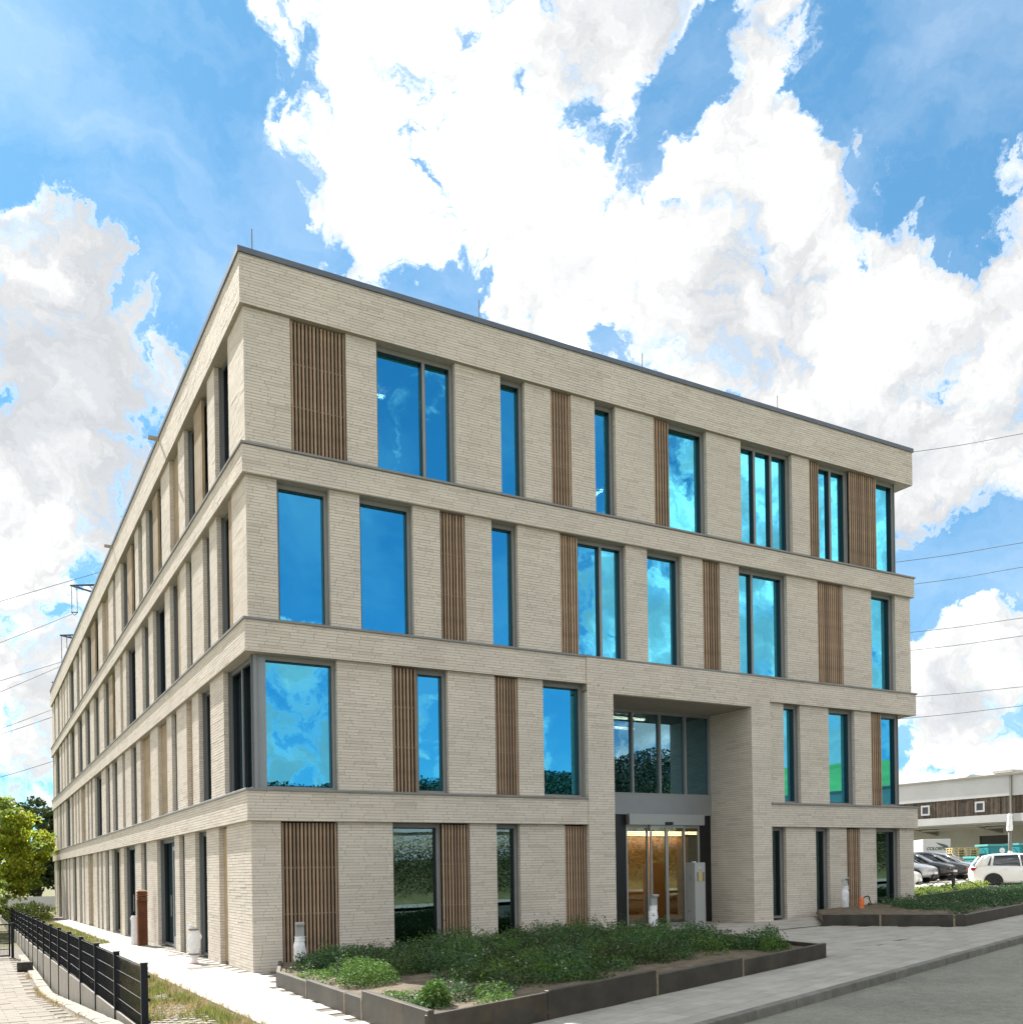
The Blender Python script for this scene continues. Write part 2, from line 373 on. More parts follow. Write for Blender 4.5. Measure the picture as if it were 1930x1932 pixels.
M = dict(
    brick=brick_material(),
    mortar=pmat('mortar', (0.34, 0.31, 0.265), 0.95, var=0.15, scale=20, coords='Object'),
    render=pmat('soffit render', (0.34, 0.30, 0.25), 0.9, var=0.06, scale=6, bump=0.2, bscale=200),
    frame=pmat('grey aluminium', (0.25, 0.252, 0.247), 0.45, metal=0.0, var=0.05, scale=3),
    frame_shaded=pmat('shaded grey aluminium', (0.13, 0.14, 0.145), 0.45, var=0.05, scale=3),  # frame metal darkened to paint shade into the left facade recesses
    bead=pmat('black gasket', (0.008, 0.009, 0.011), 0.35),
    cap=pmat('zinc cap', (0.23, 0.225, 0.215), 0.5, metal=0.3, var=0.12, scale=2.5, bump=0.05, bscale=9),
    coping=pmat('dark coping', (0.11, 0.125, 0.15), 0.4, metal=0.4, var=0.15, scale=1.2),
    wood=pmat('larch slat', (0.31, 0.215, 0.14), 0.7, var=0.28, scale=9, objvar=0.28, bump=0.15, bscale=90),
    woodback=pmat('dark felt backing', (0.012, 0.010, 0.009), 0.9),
    woodpale=pmat('pale larch', (0.36, 0.27, 0.16), 0.7, var=0.25, scale=7, objvar=0.12, bump=0.15, bscale=90),  # paler slats for the left facade
    glass=glass_material('solar glass'),
    glass_ground=glass_material('ground floor glass', (0.34, 0.52, 0.56), 0.34, (0.14, 0.17, 0.17)),
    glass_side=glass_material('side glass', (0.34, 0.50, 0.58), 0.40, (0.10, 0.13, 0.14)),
    glass_portal=glass_material('portal glass', (0.30, 0.58, 0.72), 0.50, (0.16, 0.19, 0.19)),
    glass_door=glass_material('door glass', (0.62, 0.70, 0.62), 0.16, (0.62, 0.62, 0.56)),
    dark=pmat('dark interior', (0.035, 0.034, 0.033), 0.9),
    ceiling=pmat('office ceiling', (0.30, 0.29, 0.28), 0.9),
    strip=emit_material('lit strip lamp', (1.0, 0.86, 0.66), 16.0),
    amber=emit_material('amber lobby lamp', (1.0, 0.66, 0.32), 7.0),
    panel_grey=pmat('grey panel', (0.27, 0.285, 0.295), 0.4, metal=0.3, var=0.04, scale=2),
    header=pmat('pale door header', (0.36, 0.375, 0.37), 0.4, metal=0.3),
    corten=pmat('rusted steel', (0.105, 0.032, 0.010), 0.85, var=0.35, scale=3, bump=0.1, bscale=50, stain=((0.15, 0.055, 0.018), 1.6, 0.5, 0.5)),
    corten_slat=pmat('rusted louvre', (0.21, 0.085, 0.035), 0.85, var=0.3, scale=9),
    steel=pmat('raw steel edging', (0.062, 0.056, 0.047), 0.5, metal=0.55, var=0.35, scale=2.4, bump=0.08, bscale=30, stain=((0.13, 0.085, 0.04), 1.6, 0.56, 0.55)),
    weld=pmat('ground weld', (0.24, 0.195, 0.13), 0.6, metal=0.3, var=0.5, scale=16),
    soil=pmat('dry soil', (0.125, 0.098, 0.066), 1.0, var=0.45, scale=5, bump=1.0, bscale=45),
    slab=pmat('pale paving slab', (0.345, 0.33, 0.298), 0.9, var=0.13, scale=3, objvar=0.10, island=0.10, bump=0.25, bscale=120, stain=((0.30, 0.28, 0.24), 1.3, 0.6, 0.35)),
    joint=pmat('sand joint', (0.13, 0.115, 0.095), 1.0, var=0.2, scale=9),
    drive=pmat('driveway slab', (0.20, 0.178, 0.148), 0.95, var=0.12, scale=2.5, objvar=0.07, island=0.07, bump=0.35, bscale=90, stain=((0.33, 0.28, 0.21), 0.9, 0.55, 0.5)),
    kerb=pmat('kerb stone', (0.16, 0.155, 0.14), 0.9, var=0.25, scale=5, objvar=0.1, bump=0.4, bscale=60, stain=((0.06, 0.06, 0.055), 2.0, 0.55, 0.5)),
    edging=pmat('pale edging stone', (0.29, 0.257, 0.212), 0.95, var=0.15, scale=5, objvar=0.1, bump=0.4, bscale=50),
    concrete=pmat('concrete plate', (0.22, 0.20, 0.165), 0.9, var=0.16, scale=2.2, objvar=0.08, bump=0.3, bscale=70, stain=((0.17, 0.15, 0.12), 1.4, 0.55, 0.5)),
    block=pmat('dark mossy concrete', (0.055, 0.05, 0.042), 0.95, var=0.4, scale=9, bump=0.8, bscale=30),
    drain=pmat('drain channel', (0.03, 0.03, 0.03), 0.6),
    mat=pmat('entrance grate', (0.17, 0.155, 0.13), 0.9, var=0.2, scale=30),
    fence=pmat('anthracite coating', (0.006, 0.0075, 0.014), 0.5, spec=0.3, var=0.15, scale=4),
    wire=pmat('anthracite wire', (0.006, 0.007, 0.010), 0.6, spec=0.2),
    wirecross=pmat('galvanised cross wire', (0.09, 0.095, 0.10), 0.5, metal=0.3),  # bare galvanised metal, paler than the upright rods
    wrap=pmat('plastic film', (0.74, 0.75, 0.77), 0.22, var=0.10, scale=9, bump=0.55, bscale=26),
    wraptape=pmat('grey tape', (0.16, 0.16, 0.15), 0.6),
    bollard=pmat('bollard paint', (0.34, 0.35, 0.345), 0.45, metal=0.2),
    red=pmat('red tape', (0.55, 0.06, 0.07), 0.6),
    orange=pmat('orange plastic', (0.72, 0.17, 0.045), 0.5, var=0.06, scale=5),
    black=pmat('black rubber', (0.012, 0.012, 0.013), 0.6),
    whitepaint=pmat('white coated sheet', (0.40, 0.41, 0.415), 0.5, var=0.05, scale=0.8, stain=((0.5, 0.5, 0.47), 0.35, 0.6, 0.4)),
    wallgrey=pmat('grey green wall', (0.25, 0.255, 0.215), 0.9, var=0.08, scale=0.7),
    plank=pmat('weathered plank', (0.058, 0.043, 0.031), 0.85, var=0.35, scale=3, island=0.45, objvar=0.25, bump=0.2, bscale=30),
    roofwarm=pmat('pale roof sheet', (0.60, 0.53, 0.40), 0.8, var=0.15, scale=0.6),
    roofgrey=pmat('grey roof sheet', (0.36, 0.37, 0.39), 0.7, var=0.05, scale=0.5),
    pipe=pmat('zinc pipe', (0.20, 0.195, 0.17), 0.6, metal=0.2),
    teal=pmat('teal container paint', (0.010, 0.20, 0.23), 0.5, var=0.12, scale=1.5, stain=((0.05, 0.22, 0.24), 1.2, 0.58, 0.4)),
    tealpale=pmat('teal rim', (0.08, 0.32, 0.31), 0.5),
    emblem=pmat('white emblem print', (0.72, 0.76, 0.78), 0.6),
    print=pmat('dark green print', (0.05, 0.075, 0.07), 0.6),
    pallet=pmat('pallet wood', (0.42, 0.25, 0.09), 0.85, var=0.2, scale=4, objvar=0.18),
    palletpale=pmat('pale pallet wood', (0.55, 0.46, 0.27), 0.85, var=0.2, scale=4, objvar=0.18),
    blue=pmat('blue plastic', (0.015, 0.055, 0.18), 0.5),
    carglass=pmat('car window', (0.012, 0.018, 0.024), 0.03, spec=0.9),
    tyre=pmat('tyre', (0.015, 0.015, 0.016), 0.8),
    rim=pmat('alloy rim', (0.42, 0.43, 0.44), 0.3, metal=0.7),
    rimdark=pmat('dark rim', (0.03, 0.03, 0.032), 0.35, metal=0.5),
    lamp=pmat('headlamp', (0.62, 0.66, 0.68), 0.08, spec=0.9),
    tail=pmat('tail lamp', (0.35, 0.015, 0.02), 0.15),
    plate=pmat('number plate', (0.75, 0.75, 0.72), 0.5),
    asphalt=None, earth=None,
    insul=pmat('insulator', (0.10, 0.085, 0.075), 0.3),
    lattice=pmat('pylon steel', (0.07, 0.072, 0.075), 0.6, metal=0.2),
    cable=pmat('cable', (0.055, 0.058, 0.065), 0.6),
    bark=pmat('bark', (0.045, 0.034, 0.025), 0.95, var=0.4, scale=12, bump=0.8, bscale=25),
    leaf_lime=leaf_material('lime green leaf', (0.36, 0.41, 0.045), 0.5, 0.58, 0.03),
    leaf_dark=leaf_material('dark green leaf', (0.055, 0.085, 0.025), 0.45, 0.25),
    leaf_pine=leaf_material('dark wood leaf', (0.014, 0.024, 0.012), 0.4, 0.15),
    leaf_scrub=leaf_material('scrub leaf', (0.035, 0.055, 0.020), 0.5, 0.25),
    leaf_gold=leaf_material('golden leaf', (0.42, 0.31, 0.04), 0.4, 0.4, 0.03),
    leaf_bush=leaf_material('bush leaf', (0.25, 0.33, 0.07), 0.4, 0.4),
    leaf_bed=leaf_material('bed plant leaf', (0.066, 0.132, 0.052), 0.65, 0.3),
    leaf_herb=leaf_material('bright herb leaf', (0.095, 0.185, 0.036), 0.45, 0.4),
    leaf_grass=leaf_material('grass blade', (0.20, 0.215, 0.060), 0.45, 0.35, 0.03),
    leaf_dry=leaf_material('dry grass blade', (0.34, 0.27, 0.13), 0.4, 0.3),
    flower=leaf_material('small pale flower', (0.48, 0.46, 0.46), 0.25, 0.3),
)
def asphalt_material():
    mt = bpy.data.materials.new('asphalt'); mt.use_nodes = True
    N = NT(mt.node_tree); b = N.t.nodes['Principled BSDF']; b.inputs['Roughness'].default_value = 0.9
    pos = N.n('ShaderNodeNewGeometry').outputs['Position']
    fine = N.noise(pos, 34, 6, 0.85); mid = N.noise(pos, 6.5, 8, 0.75); blot = N.noise(pos, 0.5, 4, 0.6)
    c = N.ramp(fine, [(0.32, (0.14, 0.142, 0.115)), (0.5, (0.195, 0.197, 0.163)), (0.68, (0.29, 0.288, 0.245))])
    c = N.mixc(1.0, c, N.ramp(mid, [(0.3, (0.74, 0.74, 0.74)), (0.7, (1.2, 1.2, 1.18))]), 'MULTIPLY')
    c = N.mixc(1.0, c, N.ramp(blot, [(0.35, (0.80, 0.80, 0.81)), (0.65, (1.12, 1.12, 1.09))]), 'MULTIPLY')
    spots = N.math('MULTIPLY_ADD', N.noise(pos, 5.5, 3, 0.5), 22.0, -16.2, clamp=True)
    c = N.mixc(N.math('MULTIPLY', spots, 0.6), c, (0.045, 0.04, 0.032))
    N.l(c, b.inputs['Base Color'])
    bn = N.n('ShaderNodeBump'); bn.inputs['Strength'].default_value = 0.5; bn.inputs['Distance'].default_value = 0.01
    N.l(fine, bn.inputs['Height']); N.l(bn.outputs[0], b.inputs['Normal'])
    return mt
def earth_material():
    mt = bpy.data.materials.new('meadow earth'); mt.use_nodes = True
    N = NT(mt.node_tree); b = N.t.nodes['Principled BSDF']; b.inputs['Roughness'].default_value = 1.0
    pos = N.n('ShaderNodeNewGeometry').outputs['Position']
    c = N.ramp(N.noise(pos, 1.3, 8, 0.65), [(0.3, (0.075, 0.085, 0.03)), (0.5, (0.125, 0.125, 0.05)), (0.68, (0.20, 0.165, 0.095))])
    N.l(c, b.inputs['Base Color'])
    bn = N.n('ShaderNodeBump'); bn.inputs['Strength'].default_value = 0.8; bn.inputs['Distance'].default_value = 0.05
    N.l(N.noise(pos, 20, 5, 0.7), bn.inputs['Height']); N.l(bn.outputs[0], b.inputs['Normal'])
    return mt
M['asphalt'] = asphalt_material(); M['earth'] = earth_material()
# ------------------------------------------------------------------ the office building
H1, H2, H3, HT = 3.73, 7.174, 10.697, 14.6          # tops of the brick bands
B1, B2, B3, BT = 3.07, 6.49, 10.07, 13.48           # their undersides
LX, LY = 20.25, 52.0
PIER = 0.09                                          # piers stand back from the bands
office = thing('office_building', 'four storey pale brick office building with dark timber slat screens and tall windows', 'office building')
FL = {1: (None, B1), 2: (H1, B2), 3: (H2, B3), 4: (H3, BT)}
CAPT = 0.05

# --- right (street) facade openings: S = slat screen, W = window (mullions)
RIGHT = {
 4: [[('S', 1.05, 2.26)], [('W', 2.95, 4.84, [4.13])], [('W', 6.01, 6.66, [])], [('S', 7.38, 7.96)], [('W', 8.65, 9.27, [])],
     [('S', 10.46, 10.99), ('W', 10.99, 12.20, [])], [('W', 13.40, 15.29, [14.04, 14.65])],
     [('S', 15.97, 16.39), ('W', 16.39, 17.60, [16.97]), ('S', 17.60, 18.78), ('W', 18.78, 19.66, [])]],
 3: [[('W', 0.72, 1.84, [])], [('W', 2.51, 3.75, [])], [('S', 4.41, 5.04)], [('W', 5.72, 6.41, [])], [('S', 7.58, 8.12), ('W', 8.12, 9.53, [8.86])],
     [('W', 10.19, 11.32, [])], [('S', 12.00, 12.60)], [('W', 13.27, 15.03, [13.88])], [('S', 16.22, 17.25)], [('W', 18.44, 19.48, [])]],
 2: [[('W', 0.30, 1.95, [])], [('S', 3.20, 3.80), ('W', 3.80, 4.54, [])], [('S', 5.74, 6.36)], [('W', 7.04, 8.22, [])],
     [('W', 14.83, 15.46, [])], [('W', 16.59, 17.65, [])], [('S', 18.35, 18.85), ('W', 18.85, 19.66, [])]],
 1: [[('S', 0.70, 1.92)], [('W', 3.16, 4.34, []), ('S', 4.34, 5.04)], [('W', 5.73, 6.35, [])], [('S', 7.59, 8.22)],
     [('W', 14.34, 14.86, [])], [('W', 16.01, 16.56, [])], [('S', 17.25, 17.82)], [('W', 18.50, 19.54, [])]],
}
# --- left facade openings (distance from the corner); T = timber panel, D = door, WS = window with a shutter in it
LEFT = {
 4: [(1.43, 2.74, 'W'), (3.48, 6.23, 'WS'), (7.04, 8.31, 'T'), (9.66, 12.4, 'WS'), (13.18, 13.97, 'W'), (14.74, 18.13, 'WS'), (19.63, 20.36, 'W'), (21.76, 23.86, 'T'),
     (25.3, 30.48, 'WS'), (31.9, 32.67, 'W'), (33.54, 34.9, 'W'), (36.53, 39.1, 'W'), (40.08, 40.64, 'W'), (42.09, 42.68, 'W'), (43.6, 44.35, 'T'), (45.84, 47.19, 'W'), (49.1, 50.05, 'W')],
 3: [(1.28, 2.71, 'WT'), (3.47, 4.21, 'W'), (5.53, 6.26, 'W'), (7.06, 8.53, 'WT'), (9.32, 11.38, 'W'), (12.22, 13.54, 'W'), (14.97, 17.17, 'W'), (18.0, 18.7, 'T'), (20.14, 23.75, 'WS'),
     (25.21, 27.39, 'WT'), (29.02, 31.05, 'W'), (32.55, 34.78, 'W'), (36.31, 39.13, 'WT'), (40.11, 41.36, 'W'), (42.35, 42.96, 'W'), (44.38, 45.15, 'W'), (46.48, 49.51, 'W'), (51.01, 51.55, 'W')],
 2: [(0.30, 2.29, 'W'), (3.65, 4.97, 'W'), (5.74, 6.47, 'T'), (7.83, 8.58, 'W'), (9.32, 10.83, 'T'), (12.21, 14.2, 'T'), (15.07, 16.35, 'W'), (17.78, 18.48, 'W'), (19.9, 21.34, 'W'),
     (22.17, 23.48, 'W'), (24.96, 27.55, 'W'), (28.4, 29.13, 'W'), (29.87, 30.56, 'W'), (31.55, 33.62, 'T'), (34.5, 35.11, 'W'), (36.03, 36.72, 'T'), (37.6, 38.84, 'W'), (39.79, 42.41, 'W'),
     (43.91, 44.46, 'W'), (45.48, 46.77, 'W'), (48.42, 48.93, 'W')],
 1: [(2.2, 2.98, 'T'), (4.28, 5.61, 'W'), (6.98, 7.73, 'W'), (8.41, 11.26, 'D'), (13.25, 14.38, 'W'), (15.7, 18.44, 'D'), (19.28, 21.92, 'WT'), (22.79, 24.05, 'W'), (24.92, 25.63, 'W'),
     (26.36, 27.11, 'W'), (28.68, 30.78, 'T'), (32.34, 32.91, 'W'), (33.8, 35.17, 'W'), (36.65, 38.73, 'W'), (40.26, 41.0, 'W'), (42.02, 43.23, 'W'), (44.27, 44.61, 'W'), (46.45, 48.59, 'W'),
     (49.36, 49.74, 'W'), (51.2, 51.54, 'W')],
}
PX0, PX1, OX0, OX1, PTOP, PDEP = 8.22, 14.21, 8.99, 13.53, 6.30, 1.70     # entrance portal
PF = -0.03

# --- bricks: every brick is a box standing proud of the mortar
PITCH, BH, BL, JT, PROUD = 0.0615, 0.052, 0.49, 0.010, 0.006
BR = []      # (plane, a0, a1, z0, z1, level, sign)   plane 'x': runs along x at y=level facing -y ; 'y': runs along y at x=level facing -x
def bricks(plane, u0, u1, z0, z1, level, zfun=None):
    n0 = math.floor(z0 / PITCH) ; k = n0
    while True:
        zb = k * PITCH + JT / 2; zt = zb + BH
        k += 1
        if zb >= z1 - 0.012: break
        a, b = max(zb, z0), min(zt, z1)
        if b - a < 0.012: continue
        u = u0 - random.random() * BL
        while u < u1 - 0.015:
            L = BL if random.random() < 0.84 else BL * random.choice((0.5, 0.72))
            s, e = max(u, u0), min(u + L, u1)
            if u1 - e < 0.05: e = u1
            if s - u0 < 0.05: s = u0
            if e - s > 0.03: BR.append((plane, s, e, a, b, level))
            u += L + JT
            if e == u1: break
def corner_joint(p): return p

def wall_core(mb, x0, x1, y0, y1, z0, z1): mb.box(x0, x1, y0, y1, z0, z1)

bands = [(B1, H1), (B2, H2), (B3, H3), (BT, HT)]
for i, (z0, z1) in enumerate(bands):
    mb = MB(); zt = z1 - (CAPT if i < 3 else 0.12)
    p = PROUD
    if i == 0:
        mb.box(p, PX0 + 0.02, p, 0.6, z0, zt); mb.box(PX1 - 0.02, LX - p, p, 0.6, z0, zt)
        bricks('x', 0, PX0, z0, zt, 0.0); bricks('x', PX1, LX, z0, zt, 0.0)
    else:
        mb.box(p, LX - p, p, 0.6, z0, zt); bricks('x', 0, LX, z0, zt, 0.0)
    mb.box(p, 0.6, 0.6, LY, z0, zt); bricks('y', 0, LY, z0, zt, 0.0)
    mb.box(LX - 0.6, LX - p, 0.6, LY, z0, zt)
    mb.box(0.6, LX - 0.6, LY - 0.6, LY, z0, zt)
    mb.build('brick_band', M['mortar'], office)
    cb = MB(); c = 'cap' if i < 3 else 'coping'
    ov = 0.035; zc = z1 - (CAPT if i < 3 else 0.12)
    if i == 0:
        cb.box(-ov, PX0 - 0.003, -ov, 0.42, zc, z1); cb.box(PX1 + 0.003, LX + ov, -ov, 0.42, zc, z1)
    else:
        cb.box(-ov, LX + ov, -ov, 0.42, zc, z1)
    cb.box(-ov, 0.42, 0.42, LY, zc, z1); cb.box(LX - 0.42, LX + ov, 0.42, LY, zc, z1)
    bevel(cb.build('sill_cap' if i < 3 else 'roof_coping', M[c], office), 0.006, 1)

# --- piers, windows and screens
def window(parent, plane, u0, u1, z0, z1, mull, face, g=None, sides=(True, True), kick=None, transom=None):
    """aluminium window: plane 'x' faces -y, 'y' faces -x; face = depth of the frame's front"""
    def bx(mb, a0, a1, d0, d1, c0, c1, mi=0):
        if plane == 'x': mb.box(a0, a1, d0, d1, c0, c1, mi)
        else: mb.box(d0, d1, a0, a1, c0, c1, mi)
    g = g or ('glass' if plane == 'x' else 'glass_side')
    fw, bw = 0.065, 0.020
    fm = MB()
    bx(fm, u0, u0 + fw, face, face + 0.16, z0, z1); bx(fm, u1 - fw, u1, face, face + 0.16, z0, z1)
    bx(fm, u0 + fw, u1 - fw, face, face + 0.16, z1 - fw * 1.5, z1); bx(fm, u0 + fw, u1 - fw, face, face + 0.16, z0, z0 + fw)
    for mu in mull: bx(fm, mu - 0.035, mu + 0.035, face, face + 0.16, z0 + fw, z1 - fw * 1.5)
    if transom: bx(fm, u0 + fw, u1 - fw, face + 0.002, face + 0.15, transom - 0.04, transom + 0.04)
    # metal lining of the reveal
    bx(fm, u0 - 0.004, u0, PIER + 0.10, face, z0, z1); bx(fm, u1, u1 + 0.004, PIER + 0.10, face, z0, z1)
    w = fm.build('window', M['frame' if plane == 'x' else 'frame_shaded'], parent)
    edges = [u0 + fw] + [e for mu in mull for e in (mu - 0.035, mu + 0.035)] + [u1 - fw]
    bd = MB(); zb0, zb1 = z0 + fw, z1 - fw * 1.5
    for k in range(0, len(edges), 2):
        a, b = edges[k], edges[k + 1]
        bx(bd, a, a + bw, face + 0.03, face + 0.14, zb0, zb1); bx(bd, b - bw, b, face + 0.03, face + 0.14, zb0, zb1)
        bx(bd, a + bw, b - bw, face + 0.03, face + 0.14, zb1 - bw, zb1); bx(bd, a + bw, b - bw, face + 0.03, face + 0.14, zb0, zb0 + bw)
        pn = MB(); bx(pn, a + bw - 0.005, b - bw + 0.005, face + 0.095, face + 0.105, zb0 + bw - 0.005, zb1 - bw + 0.005)
        pn.build('pane', M[g], w)
    bd.build('glazing_bead', M['bead'], w)
    return w

SLAT_MESH = {}
def screen(parent, plane, u0, u1, z0, z1, face=0.12, mat='wood', pitch=0.081, sw=0.042):
    def bx(mb, a0, a1, d0, d1, c0, c1):
        if plane == 'x': mb.box(a0, a1, d0, d1, c0, c1)
        else: mb.box(d0, d1, a0, a1, c0, c1)
    bk = MB(); bx(bk, u0, u1, face + 0.15, face + 0.20, z0, z1)
    sc = bk.build('timber_screen', M['woodback'], parent)
    n = max(3, round((u1 - u0) / pitch)); st = (u1 - u0) / n
    key = (plane, mat)
    if key not in SLAT_MESH:
        sm = MB()
        if plane == 'x': sm.box(-sw / 2, sw / 2, 0, 0.035, 0, 1)
        else: sm.box(0, 0.07, -sw / 2, sw / 2, 0, 1)
        SLAT_MESH[key] = sm.mesh('slat', M[mat])
    top = z1 - 0.03 
    for k in range(n):
        u = u0 + (k + 0.5) * st
        o = link('slat', SLAT_MESH[key], sc, (u, face, z0 + 0.012) if plane == 'x' else (face, u, z0 + 0.012))
        o.scale = (1, 1, top - z0 - 0.012)
    halves = ((u0 + st * 0.2, (u0 + u1) / 2 - 0.03), ((u0 + u1) / 2 + 0.05, u1 - st * 0.2)) if u1 - u0 > 0.9 else ((u0 + st * 0.2, u1 - st * 0.2),)
    for f in (0.36, 0.68):
        z = z0 + (z1 - z0) * f
        for a, b in halves:
            rl = MB(); bx(rl, a, b, face + 0.04, face + 0.055, z - 0.012, z + 0.012); rl.build('rail', M['cap'], sc)
    return sc

def pier_run(fl, opens, plane, length, skip=()):
    """solid pieces between openings"""
    z0, z1 = FL[fl]; prev = PIER
    out = []
    for a, b in opens:
        if a - prev > 0.05: out.append((prev, a))
        prev = b
    if length - PIER - prev > 0.05: out.append((prev, length - PIER))
    for a, b in out:
        if any(s < (a + b) / 2 < e for s, e in skip): continue
        base = z0 if z0 is not None else (-1.0)
        mb = MB(); p = PROUD
        if plane == 'x': mb.box(a + p, b - p, PIER + p, 0.55, base, z1)
        else: mb.box(PIER + p, 0.55, max(a + p, 0.55 if a < 0.2 else 0), b - p, base, z1)
        mb.build('pier', M['mortar'], office)
        gz = (lambda u: H(u, 0)) if plane == 'x' else (lambda u: H(0, u))
        zb = z0 if z0 is not None else gz((a + b) / 2) - 0.12
        bricks(plane, a, b, zb, z1, PIER)
        if plane == 'x':
            if b < length - 0.2: pass
            if a > 0.2: bricks('y', PIER + PROUD, 0.30, zb, z1, a)       # faces -x : seen across the opening on its right side
        else:
            if a > 0.3: bricks('x', PIER + PROUD, 0.30, zb, z1, a)       # faces -y, towards the street
for fl, ops in RIGHT.items():
    z0, z1 = FL[fl]
    spans = [(o[0][1], o[-1][2]) for o in ops]
    if fl == 2: spans[0] = (PIER - 0.04, spans[0][1])
    if fl in (2, 4): spans[-1] = (spans[-1][0], LX)
    sp2 = sorted(spans + ([(PX0, PX1)] if fl in (1, 2) else []))
    pier_run(fl, sp2, 'x', LX)
    for o in ops:
        for it in o:
            a, b = it[1], it[2]
            zb = z0 if z0 is not None else H((a + b) / 2, 0) + 0.03
            if it[0] == 'S': screen(office, 'x', a + 0.004, b - 0.004, zb + 0.005, z1)
            else:
                window(office, 'x', a + 0.006, b - 0.006, zb + 0.002, z1 - 0.002, it[3], PIER + 0.16, 'glass_ground' if fl == 1 else 'glass')
for fl, ops in LEFT.items():
    z0, z1 = FL[fl]
    spans = [(a, b) for a, b, t in ops]
    if fl == 2: spans[0] = (PIER - 0.04, spans[0][1])
    pier_run(fl, spans, 'y', LY)
    for a, b, t in ops:
        zb = z0 if z0 is not None else H(0, (a + b) / 2) + 0.03
        face = PIER + 0.17
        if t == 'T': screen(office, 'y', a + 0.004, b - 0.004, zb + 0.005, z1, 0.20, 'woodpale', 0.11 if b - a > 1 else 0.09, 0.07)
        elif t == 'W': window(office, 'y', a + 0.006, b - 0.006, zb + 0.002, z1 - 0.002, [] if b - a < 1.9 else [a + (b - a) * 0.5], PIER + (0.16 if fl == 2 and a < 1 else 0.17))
        elif t == 'WT':
            w = min(0.5, (b - a) * 0.25)
            window(office, 'y', a + w, b - 0.006, zb + 0.002, z1 - 0.002, [], face)
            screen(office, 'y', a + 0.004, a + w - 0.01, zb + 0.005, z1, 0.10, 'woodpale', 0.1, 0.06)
        elif t == 'WS':
            window(office, 'y', a + 0.006, b - 0.006, zb + 0.002, z1 - 0.002, [a + (b - a) * 0.42], face)
            s0, s1 = a + (b - a) * 0.28, a + (b - a) * 0.60
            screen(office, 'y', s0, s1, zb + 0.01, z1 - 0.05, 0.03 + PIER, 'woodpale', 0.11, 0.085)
        elif t == 'D':
            w = window(office, 'y', a + 0.006, b - 0.006, zb + 0.002, z1 - 0.002, [a + (b - a) * 0.40], face)
            dl = MB(); fx = face - 0.035
            d0, d1 = a + 0.10, a + (b - a) * 0.38
            dl.box(fx, face, d0, d0 + 0.09, zb, z1 - 0.25); dl.box(fx, face, d1 - 0.09, d1, zb, z1 - 0.25)
            dl.box(fx, face, d0 + 0.09, d1 - 0.09, zb, zb + 0.32); dl.box(fx, face, d0 + 0.09, d1 - 0.09, z1 - 0.37, z1 - 0.25)
            d = dl.build('side_door', M['panel_grey'], office)
            hb = MB(); hb.tube([(fx - 0.06, d1 - 0.05, zb + 0.9), (fx - 0.06, d1 - 0.05, zb + 1.5)], 0.015, 8); hb.build('handle', M['cap'], d)
# corner posts of the wrap-round corner windows
cp = MB(); f0 = PIER + 0.16
cp.box(f0 - 0.02, f0 + 0.22, f0 - 0.02, f0 + 0.22, H1, B2); cp.build('corner_post', M['panel_grey'], office)
for z0, z1 in ((H1, B2), (H3, BT)):
    cp = MB(); cp.box(19.66, 19.74, PIER + 0.16, PIER + 0.30, z0, z1); cp.build('corner_post', M['panel_grey'], office)
    ep = MB(); ep.box(19.63, 19.66, PIER + 0.36, 6.0, z0, z1); ep.build('end_pane', M['glass'], office)
# --- entrance portal
mb = MB(); p = PROUD
mb.box(PX0 + p, OX0 - p, PF + p, PDEP, -0.6, PTOP); mb.box(OX1 + p, PX1 - p, PF + p, PDEP, -0.6, PTOP)
mb.box(PX0 + p, PX1 - p, PF + p, 0.6, PTOP + 0.03, H2 - CAPT - 0.003)
mb.build('portal_frame', M['mortar'], office)
for a, b in ((PX0, OX0), (OX1, PX1)): bricks('x', a, b, H((a + b) / 2, 0) - 0.1, PTOP, PF)
bricks('x', PX0, PX1, PTOP, H2 - CAPT - 0.004, PF)
bricks('y', PF + PROUD, PDEP, H(13.5, 0) - 0.1, PTOP, OX1)
bricks('y', PF + PROUD, PIER, -0.2, PTOP, PX0)
sf = MB(); sf.box(OX0, OX1, 0.0, PDEP, PTOP - 0.02, PTOP + 0.025); sf.build('portal_soffit', M['render'], office)
gz = H(11.3, 1.0)
pf = MB()
for x in (OX0 + 0.03, 9.9, 10.8, 11.73, 12.62, OX1 - 0.03): pf.box(x - 0.03, x + 0.03, PDEP - 0.08, PDEP + 0.08, 4.04, PTOP - 0.02)
pf.box(OX0, OX1, PDEP - 0.075, PDEP + 0.075, 3.98, 4.04); pf.box(OX0, OX1, PDEP - 0.075, PDEP + 0.075, PTOP - 0.09, PTOP - 0.02)
ew = pf.build('window', M['frame'], office)
xs = (OX0 + 0.03, 9.9, 10.8, 11.73, 12.62, OX1 - 0.03)
for a, b in zip(xs[:-1], xs[1:]):
    pn = MB(); pn.box(a + 0.03, b - 0.03, PDEP - 0.005, PDEP + 0.005, 4.04, PTOP - 0.09); pn.build('pane', M['glass_portal'], ew)
tp = MB(); tp.box(OX0, OX1, PDEP - 0.09, PDEP + 0.05, 3.45, 3.98); tp.build('spandrel_panel', M['panel_grey'], office)
sd_ = MB(); sd_.box(10.55, 13.15, PDEP - 0.22, PDEP - 0.09, 3.17, 3.46)
door = sd_.build('sliding_door', M['header'], office)
ss = MB(); ss.box(11.75, 12.0, PDEP - 0.27, PDEP - 0.22, 3.17, 3.25); bevel(ss.build('motion_sensor', M['black'], door), 0.015)
zf = gz + 0.02
